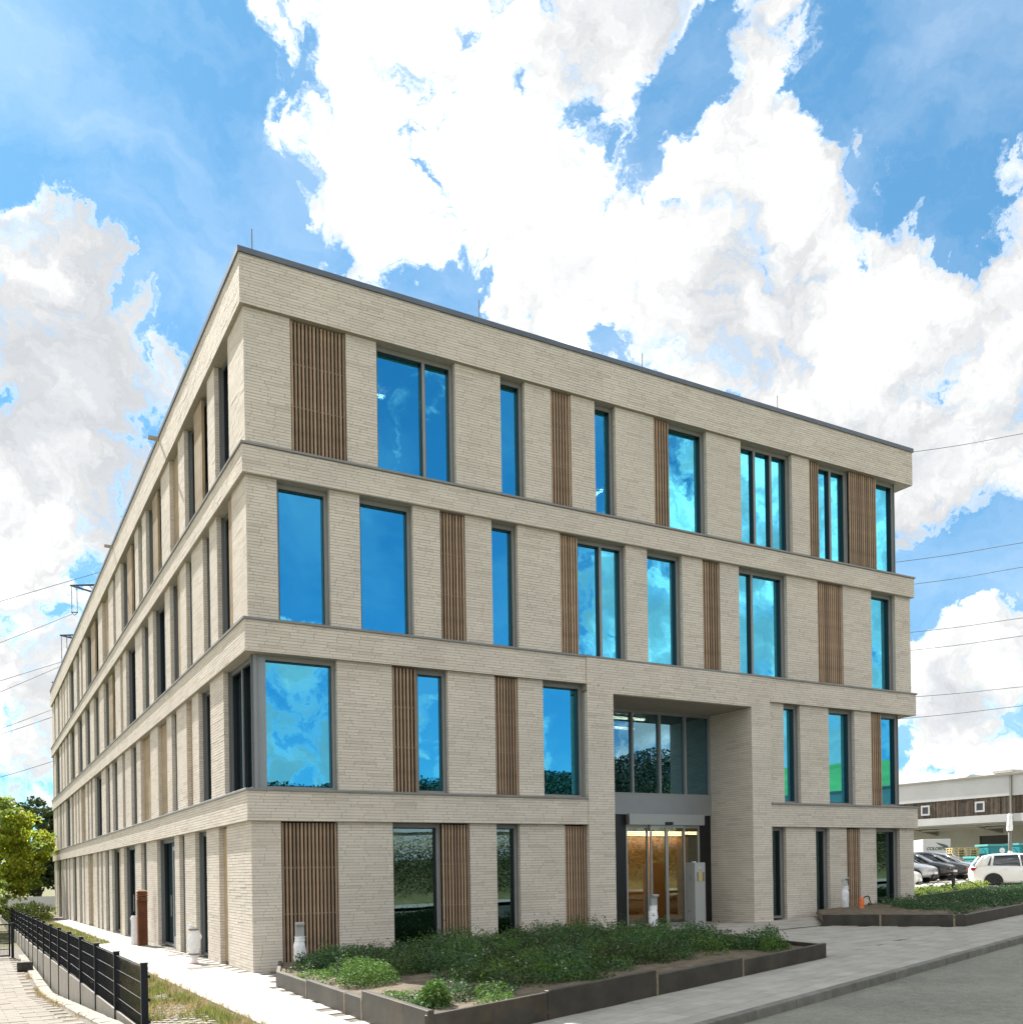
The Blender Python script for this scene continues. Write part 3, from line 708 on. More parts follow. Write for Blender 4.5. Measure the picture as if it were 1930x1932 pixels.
for a, b in ((10.55, 11.3), (11.3, 11.86), (11.86, 12.5), (12.5, 13.1)):
    d = MB(); yy = PDEP - 0.12 if 11.2 < a < 12.4 else PDEP - 0.02
    d.box(a, a + 0.045, yy - 0.03, yy + 0.03, zf, 3.17); d.box(b - 0.045, b, yy - 0.03, yy + 0.03, zf, 3.17)
    d.box(a + 0.045, b - 0.045, yy - 0.03, yy + 0.03, zf, zf + 0.07); d.box(a + 0.045, b - 0.045, yy - 0.03, yy + 0.03, 3.09, 3.17)
    lf = d.build('door_leaf', M['header'], office)
    g = MB(); g.box(a + 0.045, b - 0.045, yy - 0.005, yy + 0.005, zf + 0.07, 3.09); g.build('pane', M['glass_door'], lf)
for a, b in ((OX0, 10.55), (13.1, OX1)):
    sg = MB(); sg.box(a, b, PDEP - 0.03, PDEP + 0.03, zf, 3.45); sg.build('side_panel', M['bead'], office)
rs = MB()
for k in range(8):
    x = 8.55 + k * 0.74; rs.box(x - 0.006, x + 0.006, PF - 0.001, PF + 0.02, PTOP + 0.13, PTOP + 0.19)
rs.build('weep_slot', M['black'], office)
# --- inside: floors, back walls and lit strip lamps
it = MB()
def storey_slab(mb, z0, z1, recess):
    if recess:
        mb.box(0.62, PX0 + 0.1, 0.62, PDEP + 0.2, z0, z1); mb.box(PX1 - 0.1, LX - 0.62, 0.62, PDEP + 0.2, z0, z1)
        mb.box(0.62, LX - 0.62, PDEP + 0.2, LY - 0.62, z0, z1)
    else: mb.box(0.62, LX - 0.62, 0.62, LY - 0.62, z0, z1)
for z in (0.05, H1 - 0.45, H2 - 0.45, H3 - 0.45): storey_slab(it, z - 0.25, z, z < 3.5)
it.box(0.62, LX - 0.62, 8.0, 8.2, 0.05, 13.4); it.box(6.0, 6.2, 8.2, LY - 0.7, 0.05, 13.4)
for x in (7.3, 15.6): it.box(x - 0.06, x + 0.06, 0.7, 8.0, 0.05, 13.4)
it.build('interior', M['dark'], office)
cl = MB()
for z in (B1, B2, B3, BT): storey_slab(cl, z - 0.02, z + 0.06, z < 6.6)
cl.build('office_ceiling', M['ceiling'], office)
for x, y, z, a in ((3.3, 2.0, BT - 0.12, 1), (7.9, 3.1, BT - 0.04, 0), (11.9, 5.1, BT - 0.04, 0), (17.4, 2.4, BT - 0.3, 1), (10.3, 3.6, B2 - 0.15, 1), (11.8, 3.2, B2 - 0.12, 1), (12.6, 4.8, B2 - 0.12, 1), (7.9, 3.6, B2 - 0.35, 1), (8.0, 4.8, B2 - 0.3, 1)):
    s = MB(); s.box(x - 0.6, x + 0.6, y - 0.05, y + 0.05, z - 0.06, z) if a else s.box(x - 0.05, x + 0.05, y - 0.7, y + 0.7, z - 0.06, z)
    s.build('strip_lamp', M['strip'], office)
lw = MB(); lw.box(10.8, 15.5, 5.0, 5.1, 0.3, 3.0); lw.build('lobby_wall', pmat('amber lobby panelling', (0.42, 0.22, 0.06), 0.5, var=0.2, scale=1.5), office)
for yl in (2.6, 3.7, 4.8):
    ls = MB(); ls.box(10.6, 15.2, yl, yl + 0.06, 3.02, 3.048); ls.build('strip_lamp', M['amber'], office)
# --- roof, lightning rods, rain spouts, other walls
rf = MB(); rf.box(0.5, LX - 0.5, 0.5, LY - 0.5, 13.5, 13.9); rf.build('flat_roof', M['roofgrey'], office)
bw_ = MB()
for z0, z1 in ((-1.2, B1), (H1, B2), (H2, B3), (H3, BT)):
    bw_.box(LX - 0.5, LX - PIER, 6.0, LY, z0, z1); bw_.box(0.56, LX - 0.5, LY - 0.5, LY - PIER, z0, z1)
bw_.build('rear_wall', M['brick'], office)
for x, y, h in ((0.35, 0.3, 0.62), (5.6, 0.3, 0.62), (10.3, 0.3, 0.55), (15.0, 0.3, 0.55)):
    lr = MB(); lr.tube([(x, y, HT), (x, y, HT + h)], 0.012, 5); lr.build('lightning_rod', M['pipe'], office)
for y in (9.3, 19.45):
    sp = MB(); sp.box(-0.30, 0.05, y - 0.05, y + 0.05, HT - 0.20, HT - 0.11); sp.build('rain_spout', M['render'], office)

# --- brick objects: the 300 that show largest are objects, the rest one mesh
def unit_brick_mesh(plane):
    b = MB()
    if plane == 'x': b.box(0, 1, 0, 1, 0, 1)
    else: b.box(0, 1, 0, 1, 0, 1)
    return b.mesh('brick', M['brick'])
UB = unit_brick_mesh('x')
arr = []
for b in BR:
    plane, s, e, a, c, lv = b
    cx, cy, cz = ((s + e) / 2, lv, (a + c) / 2) if plane == 'x' else (lv, (s + e) / 2, (a + c) / 2)
    v = Vector((cx, cy, cz)) - CAM; d = v.length
    n = abs(v.y) / d if plane == 'x' else abs(v.x) / d
    arr.append((e - s) * (c - a) * n / d ** 2)
order = np.argsort(-np.array(arr))
vis = [i for i in order if not (BR[i][0] == 'x' and BR[i][5] > 0.2) and BR[i][3] > 0.35][:300]
chosen = set(int(i) for i in vis)
verts = []; faces = []
Fq = ((3, 2, 1, 0), (4, 5, 6, 7), (0, 1, 5, 4), (1, 2, 6, 5), (2, 3, 7, 6), (3, 0, 4, 7))
jit = rng.normal(0, 0.0012, len(BR))
for i, (plane, s, e, a, c, lv) in enumerate(BR):
    d0 = lv + float(jit[i]); d1 = lv + PROUD + 0.004
    if plane == 'x': x0, x1, y0, y1 = s, e, d0, d1
    else: x0, x1, y0, y1 = d0, d1, s, e
    if i in chosen:
        o = link('brick', UB, office, (x0, y0, a)); o.scale = (x1 - x0, y1 - y0, c - a); continue
    k = len(verts)
    verts += [(x0, y0, a), (x1, y0, a), (x1, y1, a), (x0, y1, a), (x0, y0, c), (x1, y0, c), (x1, y1, c), (x0, y1, c)]
    for f in Fq: faces.append(tuple(k + q for q in f))
me = bpy.data.meshes.new('brick'); me.from_pydata(verts, [], faces); me.materials.append(M['brick'])
o = link('brick', me, office); o['kind'] = 'stuff'
# ------------------------------------------------------------------ the ground
def hplane(x, y): return H(x, y)
# terrain: one sheet to the horizon, lower on the driveway side of the fence
xs_ = sorted(set([-600, -400, -250, -150, -100, -70, -50, -40, -30, -20, -14, -10, -8, -6, -5, -4, -3.4, -2.92, -2.84, -2.80, -2, -1, 0, 2, 5, 10, 15, 20, 25, 30, 34, 37, 40, 45, 50, 60, 75, 100, 150, 250, 400, 600]))
ys_ = sorted(set([-600, -400, -250, -150, -100, -80, -60, -45, -35, -28, -22, -18, -14, -11, -9, -8, -7, -6.5, -5, -4, -2, 0, 3, 6, 9, 12, 15, 20, 25, 30, 40, 50, 60, 75, 100, 150, 250, 400, 600]))
def terrain_z(x, y):
    z = H(x, y) - 0.22
    if x <= -2.83 and y > -8 and x > -12:
        z = min(z, drive_z(y) - 0.2)
    elif x <= -12 and y > -8: z = min(z, max(drive_z(y) - 0.2, z - (60 + x) * 0.02)) if x > -60 else z
    return z
tv = [(x, y, terrain_z(x, y)) for y in ys_ for x in xs_]
nx = len(xs_)
tf = [(j * nx + i, j * nx + i + 1, (j + 1) * nx + i + 1, (j + 1) * nx + i) for j in range(len(ys_) - 1) for i in range(nx - 1)]
me = bpy.data.meshes.new('ground'); me.from_pydata(tv, [], tf); me.materials.append(M['earth'])
tag(link('ground', me), kind='structure')

E = Vector((0.9637, 0.2670)); NRM = Vector((0.2670, -0.9637))     # along the street, and away from the building
KP = Vector((3.45, -10.42))                                        # a point of the kerb's edge
def st(s, d, dz=0.0):
    """street coordinates: s along, d out into the road"""
    p = KP + E * s + NRM * d
    return (p.x, p.y, H(p.x, p.y) + dz)
def strip(mb, d0, d1, s0, s1, dz0, dz1=None, step=2.0):
    n = max(1, round((s1 - s0) / step))
    for k in range(n):
        a, b = s0 + (s1 - s0) * k / n, s0 + (s1 - s0) * (k + 1) / n
        mb.face([st(a, d1, dz0 if dz1 is None else dz1), st(b, d1, dz0 if dz1 is None else dz1), st(b, d0, dz0), st(a, d0, dz0)])
rd = MB(); strip(rd, 0.10, 7.0, -70, 150, -0.125); tag(rd.build('road', M['asphalt']), kind='structure')
gt = MB(); strip(gt, 0.0, 0.12, -70, 150, -0.118); tag(gt.build('gutter', M['kerb']), kind='structure')
far = MB(); strip(far, 7.1, 9.2, -70, 150, 0.0); tag(far.build('far_pavement', M['slab']), kind='structure')

kerb = thing('kerb', None, None); kerb['kind'] = 'structure'
kerb.location = (0, 0, 0)
for k in range(-18, 34):
    s0 = k * 1.0; kb = MB()
    a, b = s0 + 0.004, s0 + 0.996
    p = [st(a, 0.13, -0.2), st(b, 0.13, -0.2), st(b, 0.0, -0.2), st(a, 0.0, -0.2)]
    q = [st(a, 0.125, -0.004), st(b, 0.125, -0.004), st(b, 0.0, 0.004), st(a, 0.0, 0.004)]
    kb.hexa(p + q); bevel(kb.build('kerb_stone', M['kerb'], kerb), 0.014, 2)
fk = MB(); strip(fk, 6.95, 7.1, -70, 150, 0.0); fk2 = fk.build('far_kerb', M['kerb']); tag(fk2, kind='structure')

# --- paving: base sheets, then slabs
def inpoly(x, y, poly):
    c = False; j = len(poly) - 1
    for i in range(len(poly)):
        xi, yi = poly[i]; xj, yj = poly[j]
        if (yi > y) != (yj > y) and x < (xj - xi) * (y - yi) / (yj - yi) + xi: c = not c
        j = i
    return c
BED1 = [(-0.21, -2.61), (-0.55, -9.78), (1.29, -9.28), (8.20, -7.36), (8.95, -2.50), (8.15, -0.10), (0.55, -0.10)]
BED2 = [(13.45, -2.45), (14.50, -5.60), (18.0, -4.71), (30.5, -1.40), (29.6, 1.6), (20.5, -0.25), (15.75, -0.10)]
pave = thing('pavement', None, None); pave['kind'] = 'structure'
base = MB()
def quadgrid(mb, x0, x1, y0, y1, dz, step=4.0):
    nx_, ny_ = max(1, round((x1 - x0) / step)), max(1, round((y1 - y0) / step))
    for i in range(nx_):
        for j in range(ny_):
            a, b = x0 + (x1 - x0) * i / nx_, x0 + (x1 - x0) * (i + 1) / nx_
            c, d = y0 + (y1 - y0) * j / ny_, y0 + (y1 - y0) * (j + 1) / ny_
            mb.face([(a, c, H(a, c) + dz), (b, c, H(b, c) + dz), (b, d, H(b, d) + dz), (a, d, H(a, d) + dz)])
JZ = -0.012
quadgrid(base, -1.55, 0.6, -10.5, 14.4, JZ, 2)
quadgrid(base, -0.85, 0.6, 14.4, 60, JZ, 4)
quadgrid(base, 0.6, 21.0, -6.0, 1.75, JZ, 2)
quadgrid(base, 21.0, 24.0, -2.0, 1.75, JZ, 2)
for k in range(-6, 60):
    a, b = k * 1.0, k * 1.0 + 1.0
    base.face([st(a, 0.0, JZ), st(b, 0.0, JZ), st(b, -4.6 if k < 12 else -2.0, JZ - 0.002), st(a, -4.6 if k < 12 else -2.0, JZ - 0.002)])
base.build('joint_bed', M['joint'], pave)

SL = []
def slab_field(o, ex, ey, n0, n1, m0, m1, L, B, test, skip=0.009, bond=0.5, clip=None):
    for j in range(m0, m1):
        for i in range(n0, n1):
            off = (j % 2) * bond * L
            c = o + ex * ((i + 0.5) * L + off) + ey * ((j + 0.5) * B)
            if not test(c.x, c.y): continue
            q = [c + ex * (sx * (L - skip) / 2) + ey * (sy * (B - skip) / 2) for sx, sy in ((-1, -1), (1, -1), (1, 1), (-1, 1))]
            if clip:
                for v in q: v.x = min(max(v.x, clip[0]), clip[1])
                if q[1].x - q[0].x < 0.03: continue
                c = (q[0] + q[1] + q[2] + q[3]) / 4
            SL.append((c, q))
X_, Y_ = Vector((1, 0)), Vector((0, 1))
def in_left(x, y): return -1.56 < x < 0.35 and -10.6 < y < 14.4 and not inpoly(x, y, BED1) and (x < 0.1 or y < 0)
slab_field(Vector((-1.55, -10.5)), X_, Y_, -1, 4, 0, 83, 0.475, 0.30, lambda x, y: in_left(max(x, -1.5), y) and x < 0.35, clip=(-1.55, 0.4))
slab_field(Vector((-0.85, 14.4)), X_, Y_, -1, 2, 0, 60, 0.45, 0.45, lambda x, y: x < 0.06 and y < 41, clip=(-0.85, 0.05))
def front_line(x): return -9.28 + 0.2771 * (x - 1.29)
def in_plaza(x, y): return 8.0 < x < 24.0 and front_line(x) + 0.05 < y < 1.70 and (y < 0.0 or (8.99 < x < 13.53) ) and not inpoly(x, y, BED1) and not inpoly(x, y, BED2)
slab_field(Vector((7.0, -9.0)), X_, Y_, 0, 30, 0, 36, 0.60, 0.30, in_plaza)
def in_street(x, y):
    return True
J0 = Vector((KP.x, KP.y))
for_s = []
slab_field(J0, E, -NRM, -9, 40, 0, 6, 0.50, 0.288, lambda x, y: y < front_line(x) - 0.02 and not inpoly(x, y, BED1) and not (x < 0.1 and y > -10.4 and x > -1.6), bond=0.5)
dist = [(c - Vector((CAM.x, CAM.y))).length for c, q in SL]
near = set(np.argsort(dist)[:300].tolist())
SM = MB()
def slab_shape(mb, q, c, dz, rel=False):
    zz = lambda p: H(p.x, p.y) + dz
    lift = 0.004
    b = [(p.x, p.y, zz(p) - 0.03) for p in q]
    t0 = [(p.x, p.y, zz(p) - lift) for p in q]
    t1 = [((c + (p - c) * 0.985).x, (c + (p - c) * 0.985).y, zz(p)) for p in q]
    i = len(mb.v); mb.v += b + t0 + t1
    for k in range(4):
        j = (k + 1) % 4
        mb.f.append((i + k, i + j, i + 4 + j, i + 4 + k)); mb.m.append(0)
        mb.f.append((i + 4 + k, i + 4 + j, i + 8 + j, i + 8 + k)); mb.m.append(0)
    mb.f.append((i + 8, i + 9, i + 10, i + 11)); mb.m.append(0)
for i, (c, q) in enumerate(SL):
    dz = float(rng.normal(0, 0.0009))
    if i in near:
        one = MB(); slab_shape(one, q, c, dz); one.build('paving_slab', M['slab'], pave)
    else: slab_shape(SM, q, c, dz)
o = SM.build('paving_slab', M['slab'], pave); o['kind'] = 'stuff'
dr = MB()
for k in range(10):
    a, b = 9.0 + k * 0.45, 9.0 + (k + 1) * 0.45
    dr.face([(a, -2.46, H(a, -2.46) + 0.006), (b, -2.46, H(b, -2.46) + 0.006), (b, -2.36, H(b, -2.36) + 0.006), (a, -2.36, H(a, -2.36) + 0.006)])
dr.build('drain_channel', M['drain'], pave)
# grates in the paving before the side openings
for x0, x1, y0, y1 in ((-0.74, -0.03, 2.18, 2.62), (-0.42, -0.06, 6.6, 6.95)):
    g = MB(); g.face([(x0, y0, H(x0, y0) + 0.008), (x1, y0, H(x1, y0) + 0.008), (x1, y1, H(x1, y1) + 0.008), (x0, y1, H(x0, y1) + 0.008)])
    g.build('floor_grate', M['mat'], pave)

# --- driveway left of the fence, its edging stones
drv = thing('driveway', None, None); drv['kind'] = 'structure'
b = MB()
yy = [-16, -13, -10, -8, -7, -6.5, -5, -3, -1, 1, 3, 5, 7, 9, 9.2, 12, 15, 20, 24, 30]
for y0, y1 in zip(yy[:-1], yy[1:]):
    b.face([(-11, y0, drive_z(y0) - 0.012), (-2.95, y0, drive_z(y0) - 0.012), (-2.95, y1, drive_z(y1) - 0.012), (-11, y1, drive_z(y1) - 0.012)])
b.build('joint_bed', M['joint'], drv)
DM = MB(); cnt = 0
for j in range(-26, 50):
    for i in range(0, 14):
        y0 = j * 0.5; x1 = -3.34 - i * 0.5 - (j % 2) * 0.25; x0 = x1 - 0.492; y1 = y0 + 0.492
        if y0 < -12.5 or y0 > 24: continue
        dz = float(rng.normal(0, 0.003))
        q = [(x0, y0), (x1, y0), (x1, y1), (x0, y1)]
        tgt = DM
        vis_ = -3.4 < y0 < 20 and x0 > -5.2 and cnt < 150
        mbx = MB() if vis_ else DM
        mbx.hexa([(x, y, drive_z(y) - 0.05) for x, y in q] + [(x, y, drive_z(y) + dz) for x, y in q])
        if vis_: mbx.build('driveway_slab', M['drive'], drv); cnt += 1
o = DM.build('driveway_slab', M['drive'], drv); o['kind'] = 'stuff'
for k in range(-10, 24):
    y0 = k * 1.0; e = MB(); w = 0.03 * rng.random()
    q = [(-3.24 - w, y0 + 0.01), (-2.97, y0 + 0.01), (-2.97, y0 + 0.985), (-3.24 - w, y0 + 0.985)]
    e.hexa([(x, y, drive_z(y) - 0.1) for x, y in q] + [(x + 0.01, y, drive_z(y) + 0.05 + float(rng.normal(0, 0.008))) for x, y in q])
    bevel(e.build('edging_stone', M['edging'], drv), 0.02, 1)

# grass strip between fence and building: earth, pavers and blades
gsx = MB()
for y0, y1 in zip(range(-14, 60, 2), range(-12, 62, 2)):
    xr = -1.57 if y0 < 14 else -0.87
    gsx.face([(-2.79, y0, H(-2.8, y0) - 0.05), (xr, y0, H(xr, y0) - 0.012), (xr, y1, H(xr, y1) - 0.012), (-2.79, y1, H(-2.8, y1) - 0.05)])
tag(gsx.build('verge', M['earth']), kind='structure')
gp = thing('grass_paving', None, None); gp['kind'] = 'structure'
GPM = MB()
for j in range(0, 40):
    for i in range(0, 5):
        x = -2.70 + i * 0.16 + (j % 2) * 0.08; y = -6.6 + j * 0.12
        if rng.random() < 0.12: continue
        z = H(x, y) - 0.012 - 0.028 * max(0, -1.6 - x)
        GPM.hexa([(x - .055, y - .04, z - .05), (x + .055, y - .04, z - .05), (x + .055, y + .04, z - .05), (x - .055, y + .04, z - .05),
                  (x - .05, y - .036, z + .012), (x + .05, y - .036, z + .012), (x + .05, y + .036, z + .012), (x - .05, y + .036, z + .012)])
o = GPM.build('paver_stone', M['edging'], gp); o['kind'] = 'stuff'

# ------------------------------------------------------------------ leaves and blades
def leaf_mesh(name, P, size, mat, up_bias=0.3, aspect=0.55, seed=0, mats=None, mi=None):
    """P (n,3) leaf places; size scalar or (n,); each leaf a small rhombus in its own direction"""
    g = np.random.default_rng(seed); n = len(P)
    d = g.normal(size=(n, 3)); d[:, 2] += up_bias; d /= np.linalg.norm(d, axis=1)[:, None]
    t = np.cross(d, g.normal(size=(n, 3))); t /= np.linalg.norm(t, axis=1)[:, None]
    nrm = np.cross(d, t)
    s = (np.ones(n) * size * g.uniform(0.6, 1.35, n))[:, None]
    P = np.asarray(P)
    a = P - d * s * 0.5; c = P + d * s * 0.5
    b = P + t * s * aspect * 0.5 + nrm * s * 0.1; e = P - t * s * aspect * 0.5 + nrm * s * 0.1
    V = np.stack([a, b, c, e], 1).reshape(-1, 3)
    me = bpy.data.meshes.new(name)
    me.vertices.add(4 * n); me.vertices.foreach_set('co', V.astype(np.float32).ravel())
    me.loops.add(4 * n); me.loops.foreach_set('vertex_index', np.arange(4 * n, dtype=np.int32))
    me.polygons.add(n); me.polygons.foreach_set('loop_start', np.arange(0, 4 * n, 4, dtype=np.int32))
    for mt in (mats or [mat]): me.materials.append(mt)
    if mi is not None: me.polygons.foreach_set('material_index', np.asarray(mi, dtype=np.int32))
    me.update(calc_edges=True); me.validate()
    return me
def blades_mesh(name, P, h, mat, seed=0, w=0.012, lean=0.35):
    g = np.random.default_rng(seed); n = len(P); P = np.asarray(P)
    hh = (np.ones(n) * h * g.uniform(0.5, 1.3, n))[:, None]
    az = g.uniform(0, 2 * np.pi, n); sx = np.stack([np.cos(az), np.sin(az), np.zeros(n)], 1) * w
    ln = g.normal(size=(n, 3)) * lean; ln[:, 2] = 1; ln /= np.linalg.norm(ln, axis=1)[:, None]
    V = np.stack([P - sx, P + sx, P + ln * hh], 1).reshape(-1, 3)
    me = bpy.data.meshes.new(name)
    me.vertices.add(3 * n); me.vertices.foreach_set('co', V.astype(np.float32).ravel())
    me.loops.add(3 * n); me.loops.foreach_set('vertex_index', np.arange(3 * n, dtype=np.int32))
    me.polygons.add(n); me.polygons.foreach_set('loop_start', np.arange(0, 3 * n, 3, dtype=np.int32))
    me.materials.append(mat); me.update(calc_edges=True)
    return me
def vnoise(x, y, f, seed=0):
    """cheap smooth value noise"""
    r = np.random.default_rng(seed); T = r.random((64, 64))
    xi, yi = x * f, y * f
    x0, y0 = np.floor(xi).astype(int), np.floor(yi).astype(int)
    fx, fy = xi - x0, yi - y0; fx = fx * fx * (3 - 2 * fx); fy = fy * fy * (3 - 2 * fy)
    t = lambda a, b: T[a % 64, b % 64]
    return (t(x0, y0) * (1 - fx) + t(x0 + 1, y0) * fx) * (1 - fy) + (t(x0, y0 + 1) * (1 - fx) + t(x0 + 1, y0 + 1) * fx) * fy
def ellipsoid_cloud(n, c, r, g, shell=0.55, floor=None):
    d = g.normal(size=(n, 3)); d /= np.linalg.norm(d, axis=1)[:, None]
    rad = g.uniform(shell ** 3, 1, n) ** (1 / 3)
    P = np.asarray(c) + d * rad[:, None] * np.asarray(r)
    return P
HV = np.vectorize(H)
# grass of the verge
n = 52000
gx_ = rng.uniform(-2.78, -0.8, n); gy_ = np.concatenate([rng.uniform(-8, 6, n // 2), rng.uniform(6, 58, n - n // 2)])
dn = vnoise(gx_, gy_, 1.6, 3) * 0.6 + vnoise(gx_, gy_, 5.0, 4) * 0.4
edge = np.where(gy_ < 14.4, -1.57, -0.87) + 0.05 * np.sin(gy_ * 5)
paved = (gx_ < -1.95) & (gy_ > -6.7) & (gy_ < -1.9)
keep = (gx_ < edge) & (dn > np.where(paved, 0.52, 0.30)) & ~((gy_ > 12.2) & (gy_ < 14.4) & (gx_ > -1.3))
gx_, gy_ = gx_[keep], gy_[keep]
gz_ = HV(gx_, gy_) - 0.03
P = np.stack([gx_, gy_, gz_], 1)
dry = (vnoise(P[:, 0], P[:, 1], 2.3, 8) > 0.62) | (P[:, 0] > -1.72) & (P[:, 1] < 12)
tag(link('grass', blades_mesh('grass', P[~dry], 0.13, M['leaf_grass'], 1, 0.012)), 'short sunlit grass between the fence and the pale side paving', 'grass', kind='stuff')
tag(link('dry_grass', blades_mesh('dry_grass', P[dry][::2], 0.15, M['leaf_dry'], 2, 0.009, 0.5)), 'dry straw coloured grass along the edge of the side paving', 'grass', kind='stuff')
# weeds in the joint beside the edging stones
n = 2600
wx = -3.30 + rng.normal(0, 0.05, n); wy = rng.uniform(-5, 16, n)
k = vnoise(wx * 0, wy, 1.9, 11) > 0.60
wx, wy = wx[k], wy[k]; wx[wy < -0.5] += rng.normal(0.1, 0.18, (wy < -0.5).sum())
P = np.stack([wx, wy, np.array([drive_z(float(y)) for y in wy])], 1)
tag(link('weeds', blades_mesh('weeds', P, 0.12, M['leaf_dry'], 5, 0.008, 0.7)), 'dry weeds growing in the joint beside the driveway edging stones', 'weeds', kind='stuff')

# ------------------------------------------------------------------ raised planting beds
def bed(name, label, poly, panels, soil_h, group='steel edged planting beds'):
    """panels: (index of edge start, from fraction, to fraction, height)"""
    t = thing(name, label, 'planting bed', group=group)
    so = MB(); c = (sum(p[0] for p in poly) / len(poly), sum(p[1] for p in poly) / len(poly))
    n_ = 18; pts = []
    # soil: fan of rings so that it undulates
    rings = [1.0, 0.985, 0.8, 0.55, 0.3]
    seg = []
    for i in range(len(poly)):
        p, q = Vector(poly[i]), Vector(poly[(i + 1) % len(poly)])
        for s in range(8): seg.append(p.lerp(q, s / 8))
    V = []
    for r in rings:
        for p in seg:
            x, y = c[0] + (p.x - c[0]) * r, c[1] + (p.y - c[1]) * r
            V.append((x, y, H(x, y) + soil_h * (0.5 if r == 1.0 else 1.0) + (0 if r > 0.9 else float(rng.normal(0.03, 0.02)))))
    V.append((c[0], c[1], H(*c) + soil_h + 0.05))
    F = []; m_ = len(seg)
    sgn = sum(poly[i][0] * poly[(i + 1) % len(poly)][1] - poly[(i + 1) % len(poly)][0] * poly[i][1] for i in range(len(poly)))
    for r in range(len(rings) - 1):
        for i in range(m_):
            f = (r * m_ + i, r * m_ + (i + 1) % m_, (r + 1) * m_ + (i + 1) % m_, (r + 1) * m_ + i)
            F.append(f if sgn > 0 else tuple(reversed(f)))
    for i in range(m_):
        f = ((len(rings) - 1) * m_ + i, (len(rings) - 1) * m_ + (i + 1) % m_, len(V) - 1); F.append(f if sgn > 0 else tuple(reversed(f)))
    me = bpy.data.meshes.new('soil'); me.from_pydata(V, [], F); me.materials.append(M['soil'])
    link('soil', me, t)
    for i, f0, f1, h in panels:
        p, q = Vector(poly[i]), Vector(poly[(i + 1) % len(poly)])
        a, b2 = p.lerp(q, f0), p.lerp(q, f1)
        d = (b2 - a).normalized(); nn = Vector((d.y, -d.x)) * (1 if sgn > 0 else -1)   # outward
        th = 0.075
        q4 = [a, b2, b2 - nn * th, a - nn * th] if sgn > 0 else [b2, a, a - nn * th, b2 - nn * th]
        mb = MB()
        e0, e1 = a + d * 0.006, b2 - d * 0.006
        q4 = [e0, e1, e1 - nn * th, e0 - nn * th] if sgn > 0 else [e1, e0, e0 - nn * th, e1 - nn * th]
        mb.hexa([(v.x, v.y, H(v.x, v.y) - 0.05) for v in q4] + [(v.x, v.y, H(v.x, v.y) + h) for v in q4])
        po = bevel(mb.build('edging_panel', M['steel'], t), 0.008, 1)
        if f1 < 0.99 and f1 > 0.01:
            w = MB(); w0 = b2 - d * 0.022; w1 = b2 + d * 0.022
            q4 = [w0 + nn * 0.004, w1 + nn * 0.004, w1 - nn * 0.03, w0 - nn * 0.03]
            if sgn < 0: q4.reverse()
            w.hexa([(v.x, v.y, H(v.x, v.y) - 0.03) for v in q4] + [(v.x, v.y, H(v.x, v.y) + h - 0.012) for v in q4])
            w.build('weld_seam', M['weld'], po)
    return t
bed('planting_bed', 'large dark steel edged bed with patchy plants before the left half of the facade', BED1,
    [(0, 0.0, 0.285, 0.26), (0, 0.285, 0.57, 0.29), (0, 0.57, 0.675, 0.29), (0, 0.675, 1.0, 0.39),
     (1, 0.0, 1.0, 0.34), (2, 0.0, 0.31, 0.36), (2, 0.31, 0.62, 0.29), (2, 0.62, 1.0, 0.26), (3, 0.0, 1.0, 0.24), (4, 0.0, 1.0, 0.22), (6, 0.0, 1.0, 0.21)], 0.17)
bed('planting_bed', 'dark steel edged bed filled with dense plants right of the entrance', BED2,
    [(0, 0.0, 0.43, 0.27), (0, 0.43, 0.93, 0.27), (0, 0.93, 1.0, 0.27), (1, 0.0, 1.0, 0.26), (2, 0.0, 0.12, 0.26), (2, 0.12, 0.5, 0.26), (2, 0.5, 1.0, 0.26), (3, 0, 1, 0.26)], 0.19)
BED3 = [(20.9, 0.95), (27.6, 2.1), (28.5, 4.2), (21.2, 4.0)]
bed('planting_bed', 'far steel edged bed with yellow green plants behind the right end of the building', BED3, [(0, 0.0, 1.0, 0.22), (3, 0.0, 1.0, 0.2), (1, 0, 1, .2)], 0.12)

